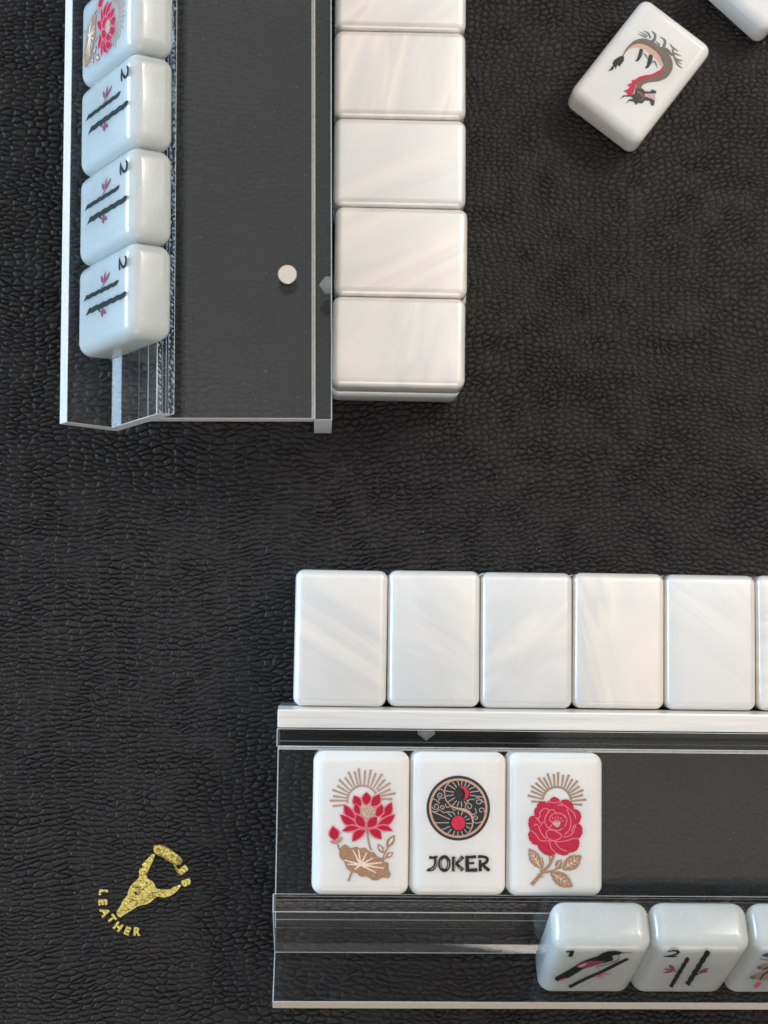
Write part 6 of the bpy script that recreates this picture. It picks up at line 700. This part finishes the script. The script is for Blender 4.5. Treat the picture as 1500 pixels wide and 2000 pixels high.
'emblem':[('skull','gold',0,[-51.83,-68.1,-51.71,-68.68,-51.4,-69.13,-51.13,-69.34,-50.77,-69.34,-50.32,-69.11,-49.74,-68.73,-48.98,-68.26,-48.09,-67.71,-47.08,-67.06,-46.02,-66.49,-44.94,-66.28,-43.94,-66.09,-43.15,-65.61,-42.49,-65.07,-42,-64.58,-41.46,-64.25,-40.57,-64.35,-39.57,-64.47,-38.6,-64.24,-37.7,-63.86,-37.03,-63.39,-36.46,-62.84,-35.84,-62.18,-35.43,-61.61,-35.44,-61.34,-35.74,-61.29,-36.32,-61.48,-37.1,-61.8,-37.96,-62.2,-38.97,-62.51,-40.3,-62.5,-41.48,-62.29,-41.92,-61.87,-42.12,-61.36,-42.4,-60.82,-42.76,-60.32,-43.42,-60.02,-44.02,-59.69,-44.18,-59.08,-44.14,-58.45,-44.05,-58.06,-43.84,-57.63,-43.46,-56.87,-43.02,-55.98,-42.62,-54.98,-42.32,-54.12,-42.23,-53.68,-42.32,-53.49,-42.6,-53.47,-43.05,-53.7,-43.74,-54.34,-44.5,-55.14,-45.18,-55.87,-45.73,-56.58,-46.07,-57.2,-46.24,-57.82,-46.13,-58.54,-46.12,-59.27,-46.66,-59.9,-47.35,-60.5,-47.91,-61.1,-48.38,-61.73,-48.75,-62.49,-48.99,-63.17,-48.97,-63.52,-48.98,-63.79,-49.35,-64.17,-49.8,-64.61,-50.12,-65.1,-50.41,-65.64,-50.7,-66.24,-51.02,-66.87,-51.49,-67.49]),
('foil_band','goldmid',0,[-42.65,-52.46,-42.66,-51.83,-42.45,-51.32,-42.04,-51.08,-41.41,-51.05,-40.49,-51.22,-39.52,-51.54,-38.74,-51.97,-38.04,-52.48,-37.4,-53,-36.77,-53.52,-36.02,-54.05,-35.4,-54.57,-35.16,-55.11,-35.18,-55.61,-35.42,-55.97,-35.8,-56.22,-36.36,-56.3,-36.74,-56.43,-36.49,-56.97,-36,-57.46,-35.47,-57.48,-34.95,-57.26,-34.62,-56.77,-34.33,-56.44,-33.86,-56.91,-33.59,-57.58,-33.93,-57.97,-34.52,-58.3,-35.14,-58.73,-35.77,-58.91,-36.27,-58.43,-36.73,-57.67,-37.12,-56.88,-37.58,-56.11,-38.27,-55.56,-39.06,-55.07,-39.92,-54.5,-40.75,-54.02,-41.38,-53.82,-41.9,-53.6,-42.36,-53.07]),
('relief','goldlow',1,[-47.81,-61.73,-47.53,-61.86,-47.13,-62.04,-46.76,-62.24,-46.59,-62.39,-46.54,-62.5,-46.48,-62.69,-46.45,-62.89,-46.43,-62.99,-46.48,-63.11,-46.7,-63.32,-46.97,-63.52,-47.16,-63.67,-47.04,-63.93,-46.8,-63.89,-46.44,-63.81,-46.04,-63.68,-45.7,-63.39,-45.55,-62.97,-45.56,-62.54,-45.69,-62.11,-45.98,-61.72,-46.44,-61.5,-46.94,-61.4,-47.4,-61.36,-47.7,-61.33]),
('relief','goldlow',1,[-44.1,-64.36,-43.84,-64.26,-43.46,-64.11,-43.1,-63.99,-42.91,-63.97,-42.85,-64.03,-42.73,-64.13,-42.67,-64.2,-42.62,-64.06,-42.67,-64.14,-42.98,-64.36,-43.34,-64.59,-43.59,-64.74,-43.49,-64.97,-43.2,-64.91,-42.77,-64.82,-42.33,-64.69,-41.96,-64.43,-41.94,-63.92,-42.18,-63.58,-42.52,-63.36,-42.94,-63.27,-43.35,-63.42,-43.71,-63.67,-44.03,-63.94,-44.25,-64.11]),
('relief','goldlow',1,[-46.21,-63.46,-45.91,-63.21,-45.48,-62.85,-45,-62.45,-44.53,-62.08,-44.04,-61.7,-43.51,-61.31,-43.03,-60.96,-42.69,-60.72,-42.82,-60.55,-43.16,-60.77,-43.66,-61.1,-44.21,-61.48,-44.71,-61.85,-45.18,-62.24,-45.64,-62.67,-46.04,-63.06,-46.33,-63.33]),
('relief','goldlow',1,[-48.89,-64.92,-48.7,-64.79,-48.44,-64.61,-48.15,-64.43,-47.9,-64.33,-47.66,-64.33,-47.37,-64.4,-47.11,-64.48,-46.92,-64.54,-46.85,-64.3,-47.03,-64.25,-47.31,-64.16,-47.63,-64.09,-47.95,-64.09,-48.27,-64.21,-48.58,-64.4,-48.85,-64.59,-49.04,-64.72]),
('relief','goldlow',1,[-48.88,-66.14,-48.59,-65.93,-48.19,-65.62,-47.77,-65.35,-47.47,-65.24,-47.23,-65.31,-46.93,-65.5,-46.71,-65.72,-46.65,-65.81,-46.79,-65.99,-47.19,-66.3,-47.64,-66.59,-47.95,-66.8,-47.84,-66.98,-47.51,-66.81,-47.02,-66.56,-46.54,-66.28,-46.24,-65.92,-46.34,-65.49,-46.66,-65.16,-47.07,-64.91,-47.53,-64.83,-47.96,-65.03,-48.39,-65.37,-48.76,-65.74,-49.01,-65.98]),
('relief','goldlow',1,[-50.24,-66.58,-49.97,-66.68,-49.58,-66.84,-49.22,-67.01,-49.04,-67.15,-49.05,-67.26,-49.16,-67.47,-49.32,-67.68,-49.44,-67.83,-49.23,-67.98,-49.12,-67.83,-48.95,-67.61,-48.8,-67.33,-48.82,-67.03,-49.09,-66.8,-49.49,-66.61,-49.88,-66.46,-50.14,-66.35]),
('relief','goldlow',1,[-51.15,-68.37,-50.96,-68.24,-50.69,-68.05,-50.39,-67.87,-50.12,-67.75,-49.83,-67.7,-49.49,-67.68,-49.16,-67.68,-48.93,-67.68,-48.92,-67.52,-49.15,-67.48,-49.48,-67.43,-49.86,-67.39,-50.23,-67.44,-50.55,-67.61,-50.85,-67.85,-51.09,-68.08,-51.26,-68.24]),
('relief','goldlow',1,[-46.01,-58.98,-44.13,-58.89,-44.15,-58.64,-46.03,-58.73]),
('relief','goldlow',1,[-45.81,-58.1,-44.04,-57.9,-44.06,-57.76,-45.83,-57.96]),
('relief','goldlow',1,[-45.53,-56.86,-43.65,-57.08,-43.63,-56.93,-45.52,-56.72]),
('relief','goldlow',1,[-44.7,-55.62,-43.13,-55.63,-43.13,-55.49,-44.7,-55.48]),
('relief','goldlow',1,[-41.39,-62.63,-41.06,-64.18,-40.81,-64.13,-41.15,-62.58]),
('relief','goldlow',1,[-39.47,-62.62,-39.24,-64.28,-39.08,-64.26,-39.31,-62.6]),
('relief','goldlow',1,[-38.01,-62.23,-37.58,-63.58,-37.42,-63.53,-37.85,-62.19]),
('relief','goldlow',1,[-47.33,-60.56,-47.11,-60.48,-46.8,-60.37,-46.45,-60.26,-46.09,-60.2,-45.68,-60.19,-45.2,-60.21,-44.75,-60.25,-44.44,-60.27,-44.43,-60.15,-44.74,-60.1,-45.18,-60.04,-45.68,-59.99,-46.12,-59.99,-46.5,-60.07,-46.87,-60.21,-47.17,-60.35,-47.38,-60.44]),
('relief','goldlow',1,[-45.45,-64.92,-45.21,-65.05,-44.85,-65.25,-44.57,-65.43,-44.53,-65.39,-44.7,-65.48,-45.18,-65.68,-45.7,-65.87,-46.05,-66,-46,-66.16,-45.63,-66.07,-45.08,-65.95,-44.55,-65.79,-44.2,-65.55,-44.35,-65.17,-44.73,-64.99,-45.12,-64.86,-45.38,-64.77]),
('relief','goldlow',1,[-43.59,-64.79,-44.87,-65.77,-44.68,-65.99,-43.48,-64.92])]}
SUB = {'sun_ray': 'sun_halo', 'pad_vein': 'lily_pad', 'seed': 'seed_pod', 'leaf_vein': 'leaf', 'petal_edge': 'flower_head', 'letter_inline': 'letter',
       'medallion_ring': 'medallion', 'medallion_field': 'medallion', 'ray': 'medallion', 'cloud_scroll': 'medallion', 'yin_yang_line': 'medallion',
       'moon_crescent': 'moon_disc', 'stamen': 'flower_centre', 'thorn': 'stem', 'bud_calyx': 'bud', 'relief': 'skull', 'wing_stripe': 'wing', 'wing_tip': 'wing',
       'brow': 'head', 'mouth': 'head', 'back_stripe': 'body_print', 'belly': 'body_print', 'claw': 'hind_leg'}
RENAME = {'body': 'body_print'}
ART_MESH = {}
def flat_mesh(name, kind, flat, z, thick=0.05):
    pts = [(flat[i], flat[i + 1]) for i in range(0, len(flat), 2)]
    n = len(pts)
    V = [(x * MM, y * MM, z * MM) for x, y in pts]
    if kind == 1:
        h = n // 2
        F = [(i, i + 1, n - 2 - i, n - 1 - i) for i in range(h - 1)]
    else:
        F = [tuple(t) for t in tessellate_polygon([[Vector((x, y, 0)) for x, y in pts]])]
    # a paint film with its own edge
    V2 = [(x, y, zz - thick * MM) for x, y, zz in V]
    F = list(F) + [(i, (i + 1) % n, n + (i + 1) % n, n + i) for i in range(n)]
    me = bpy.data.meshes.new(name); me.from_pydata(V + V2, [], F); me.update()
    bm = bmesh.new(); bm.from_mesh(me)
    for f in bm.faces:
        f.normal_update()
        if len(f.verts) and abs(f.normal.z) > 0.9 and f.normal.z < 0: f.normal_flip()
    bm.to_mesh(me); bm.free()
    return me
def add_art(root, key, zface, thick=0.04, step=0.003, mats=PAINT):
    last = {}; prev = None
    for i, (part, col, kind, flat) in enumerate(ART[key]):
        part = RENAME.get(part, part)
        if (key, i) not in ART_MESH:
            me = flat_mesh(part, kind, flat, zface + 0.03 + i * step, thick + i * step)
            me.materials.append(mats[col]); ART_MESH[(key, i)] = me
        me = ART_MESH[(key, i)]
        parent = root; nm = part
        if part in SUB and SUB[part] in last: parent = last[SUB[part]]
        elif prev and prev[0] == part and prev[1] != col and part in last:
            parent = last[part]; nm = part + '_fill'
        o = link(nm, me, parent)
        if parent is root: last[part] = o
        prev = (part, col)
def tile(m, body, label, group, art=None):
    root = empty('mahjong_tile', m)
    link('tile_body', body, root)
    if art: add_art(root, art, T / 2)
    return tag(root, label, 'mahjong tile', group)

def jit(a): return random.uniform(-a, a)
Z3 = Vector((0, 0, 1))
# three tiles shown face up on the bottom rack's tray
vis = [('white tile with a red lotus, lily pad and sun halo, on the bottom tray', 'lotus'),
       ('white JOKER tile with a black round sun-and-moon medallion', 'joker'),
       ('white tile with a red peony on a leafy stem, on the bottom tray', 'peony')]
for k, (lab, art) in enumerate(vis):
    c = Vector((-1.9078, -58.5627, ZT + T / 2 + 0.05)) + vB * (k + 0.5) * 23.0 + uB * (L / 2)
    tile(frame(c, vB, uB, Z3), BODY_WHITE, lab, 'face-up tiles on the tray', art)
# tiles leaning in the holders
TH = math.atan2(S1[1] - VEE[1], S1[0] - VEE[0]); ct, st_ = math.cos(TH), math.sin(TH)
def lean(x0, y0, udir, vdir, v, sgn):
    a, h = 3.9405 + L / 2, T / 2 + 0.06
    u, z = VEE[0] + a * ct - h * st_, VEE[1] + a * st_ + h * ct
    c = Vector((x0, y0, 0)) + udir * u + vdir * v + Z3 * z
    return frame(c, vdir * sgn, udir * ct + Z3 * st_, udir * -st_ + Z3 * ct)
bl = [('milky tile with a black bird on a branch and numeral 1, leaning in bottom rack', 'bird'),
      ('milky two-bamboo tile leaning in the bottom rack beside the bird tile', 'bamboo'),
      ('milky tile cut by the right edge of the photo, in the bottom rack holder', 'creature')]
for k, (lab, art) in enumerate(bl):
    tile(lean(-11.3057, -88.7527, uB, vB, 64.5114 + (k + 0.5) * 23.0, 1), BODY_JADE, lab, 'tiles leaning in the bottom rack', art)
ll = [('milky two-bamboo tile at the open end of the row in the left rack', 'bamboo'),
      ('milky two-bamboo tile, middle of the three alike in the left rack', 'bamboo'),
      ('milky two-bamboo tile touching the lotus tile in the left rack', 'bamboo'),
      ('milky tile with a red lotus print leaning in the left rack', 'lotus'),
      ('milky tile above the lotus tile at the top edge of the photo', None)]
for k, (lab, art) in enumerate(ll):
    tile(lean(-65.7151, 55.3688, uL, vL, 16.3139 + (k + 0.5) * 23.0, -1), BODY_JADE, lab, 'tiles leaning in the left rack', art)
# the two walls, two tiles high, backs up
ew, nw, _ = rotz(-0.0074)
ords = ['first', 'second', 'third', 'fourth', 'fifth', 'sixth']
shift_top = [0.0, 0.45, 0.0, -0.1, -0.05]; shift_low = [-0.2, 1.3, 0.1, 0.2, 0.0]
for k in range(5):
    for lay in (0, 1):
        s = (shift_low, shift_top)[lay][k]
        c = Vector((2.5956, 64.4224, 0)) + ew * (L / 2 + s) + nw * ((k + 0.5) * 23.0 + (0 if k or lay else -0.35)) + Z3 * ((0.5 + lay) * (T + 0.04) + 0.03)
        lab = f'pearl-backed tile, {ords[k]} from the open end of the left wall, ' + ('upper layer' if lay else 'lower layer')
        aa = jit(0.007); cx, cy, _ = rotz(-0.0074 + aa)
        tile(frame(c, cy, cx, -Z3), BODY_PEARL, lab, 'tiles of the left wall')
for k in range(6):
    for lay in (0, 1):
        c = Vector((-6.5933, -14.8594, 0)) + vB * ((k + 0.5) * 23.0) + uB * (L / 2 + jit(0.12)) + Z3 * ((0.5 + lay) * (T + 0.04) + 0.03)
        if lay == 0: c += uB * 0.25
        lab = f'pearl-backed tile, {ords[k]} from the left in the bottom wall, ' + ('upper layer' if lay else 'lower layer under it')
        bx_, by_, _ = rotz(A1 + jit(0.005))
        tile(frame(c, bx_, -by_, -Z3), BODY_PEARL, lab, 'tiles of the bottom wall')
# loose tiles
d1, d2, _ = rotz(-0.6580)
tile(frame((84.4292, 151.4094, T / 2 + 0.03), d1, d2, Z3), BODY_WHITE, 'loose white tile with a dragon print lying askew on the leather', 'loose tiles', 'dragon')
e1, e2, _ = rotz(-0.745)
cc = Vector((118.2, 163.2, 0)) - e1 * (W / 2 - 0.65) + e2 * (L / 2 - 0.65)
tile(frame((cc.x, cc.y, T / 2 + 0.03), e1, e2, Z3), BODY_WHITE, 'loose blank white tile cut by the top right corner of the photo', 'loose tiles')

# ------------------------------------------------------------------ magnet, emblem, dust
def make_magnet():
    root = empty('disc_magnet', Matrix.Translation(Vector((-8.5, 92.0, ZT + 0.03)) * MM))
    def pl(x, y, h): return Vector((x, y, h)) * MM
    me = lathe_mesh('disc', [(0, 0), (2.3, 0), (2.42, 0.12), (2.42, 1.35), (2.25, 1.52), (0, 1.52)], 40, pl)
    link('disc', me, root, [STEEL])
    tag(root, 'small round silver disc magnet on the left tray', 'magnet')
make_magnet()
def make_emblem():
    root = empty('gold_emblem', Matrix.Identity(4))
    add_art(root, 'emblem', 0.0, 0.25, 0.008, {'gold': GOLD, 'goldlow': GOLDLOW, 'goldmid': mat_gold('gold_foil_dull', (0.48, 0.37, 0.12, 1))})
    for ch, x, y, size, ang in [('C', -41.6, -52.46, 2.38, -0.247), ('I', -40.45, -52.72, 2.16, -0.379), ('R', -39.29, -53.34, 2.38, -0.462), ('C', -38.02, -54.04, 2.38, -0.501), ('L', -36.76, -54.81, 2.38, -0.573), ('E', -35.01, -57.51, 2.59, -0.918), ('B', -34.22, -60.74, 2.59, -1.268), ('L', -55.28, -62.97, 2.55, -1.658), ('E', -55.41, -65.5, 2.55, -1.537), ('A', -54.79, -68.12, 2.55, -1.217), ('T', -53.02, -69.78, 2.38, -0.91), ('H', -51.36, -71.8, 2.49, -0.639), ('E', -49.02, -72.85, 2.38, -0.376), ('R', -46.6, -73.03, 2.42, -0.058)]:
        cu = bpy.data.curves.new('letter', 'FONT'); cu.body = ch; cu.size = size * 1.1 * MM; cu.align_x = 'CENTER'; cu.align_y = 'CENTER'
        cu.offset = 0.07 * MM * size; cu.extrude = 0.12 * MM; cu.resolution_u = 3
        t = bpy.data.objects.new('letter', cu); COL.objects.link(t)
        bpy.context.view_layer.update()
        me = bpy.data.meshes.new_from_object(t.evaluated_get(bpy.context.evaluated_depsgraph_get()))
        bpy.data.objects.remove(t); me.materials.clear()
        o = link('letter', me, root, [GOLD])
        o.location = Vector((x, y, 0.1)) * MM; o.rotation_euler = (0, 0, ang)
    tag(root, 'gold foil bull skull emblem with lettering stamped on the leather', 'emblem')
make_emblem()
def make_dust():
    rs = random.Random(9); V = []; F = []
    def speck(x, y, z, r):
        b = len(V)
        for p in ((r, 0, 0), (-r * .6, r * .8, 0), (-r * .5, -r * .9, 0), (0, 0, r)): V.append(((x + p[0]) * MM, (y + p[1]) * MM, (z + p[2]) * MM))
        F.extend([(b, b + 1, b + 3), (b + 1, b + 2, b + 3), (b + 2, b, b + 3)])
    for i in range(120): speck(rs.uniform(-85, 118), rs.uniform(-95, 170), -0.06, rs.uniform(0.06, 0.15))
    for i in range(60):
        u, v = rs.uniform(33, 63), rs.uniform(2, 110)
        p = Vector((-65.7151, 55.3688, 0)) + uL * u + vL * v; speck(p.x, p.y, ZT + 0.02, rs.uniform(0.04, 0.13))
    for i in range(25):
        p = Vector((-11.3057, -88.7527, 0)) + uB * rs.uniform(33, 63) + vB * rs.uniform(80, 125); speck(p.x, p.y, ZT + 0.02, rs.uniform(0.04, 0.1))
    me = bpy.data.meshes.new('dust'); me.from_pydata(V, [], F); me.update()
    o = link('dust', me, None, [PAINT['pale']]); tag(o, 'tiny pale dust specks on the leather and trays', kind='stuff')
make_dust()
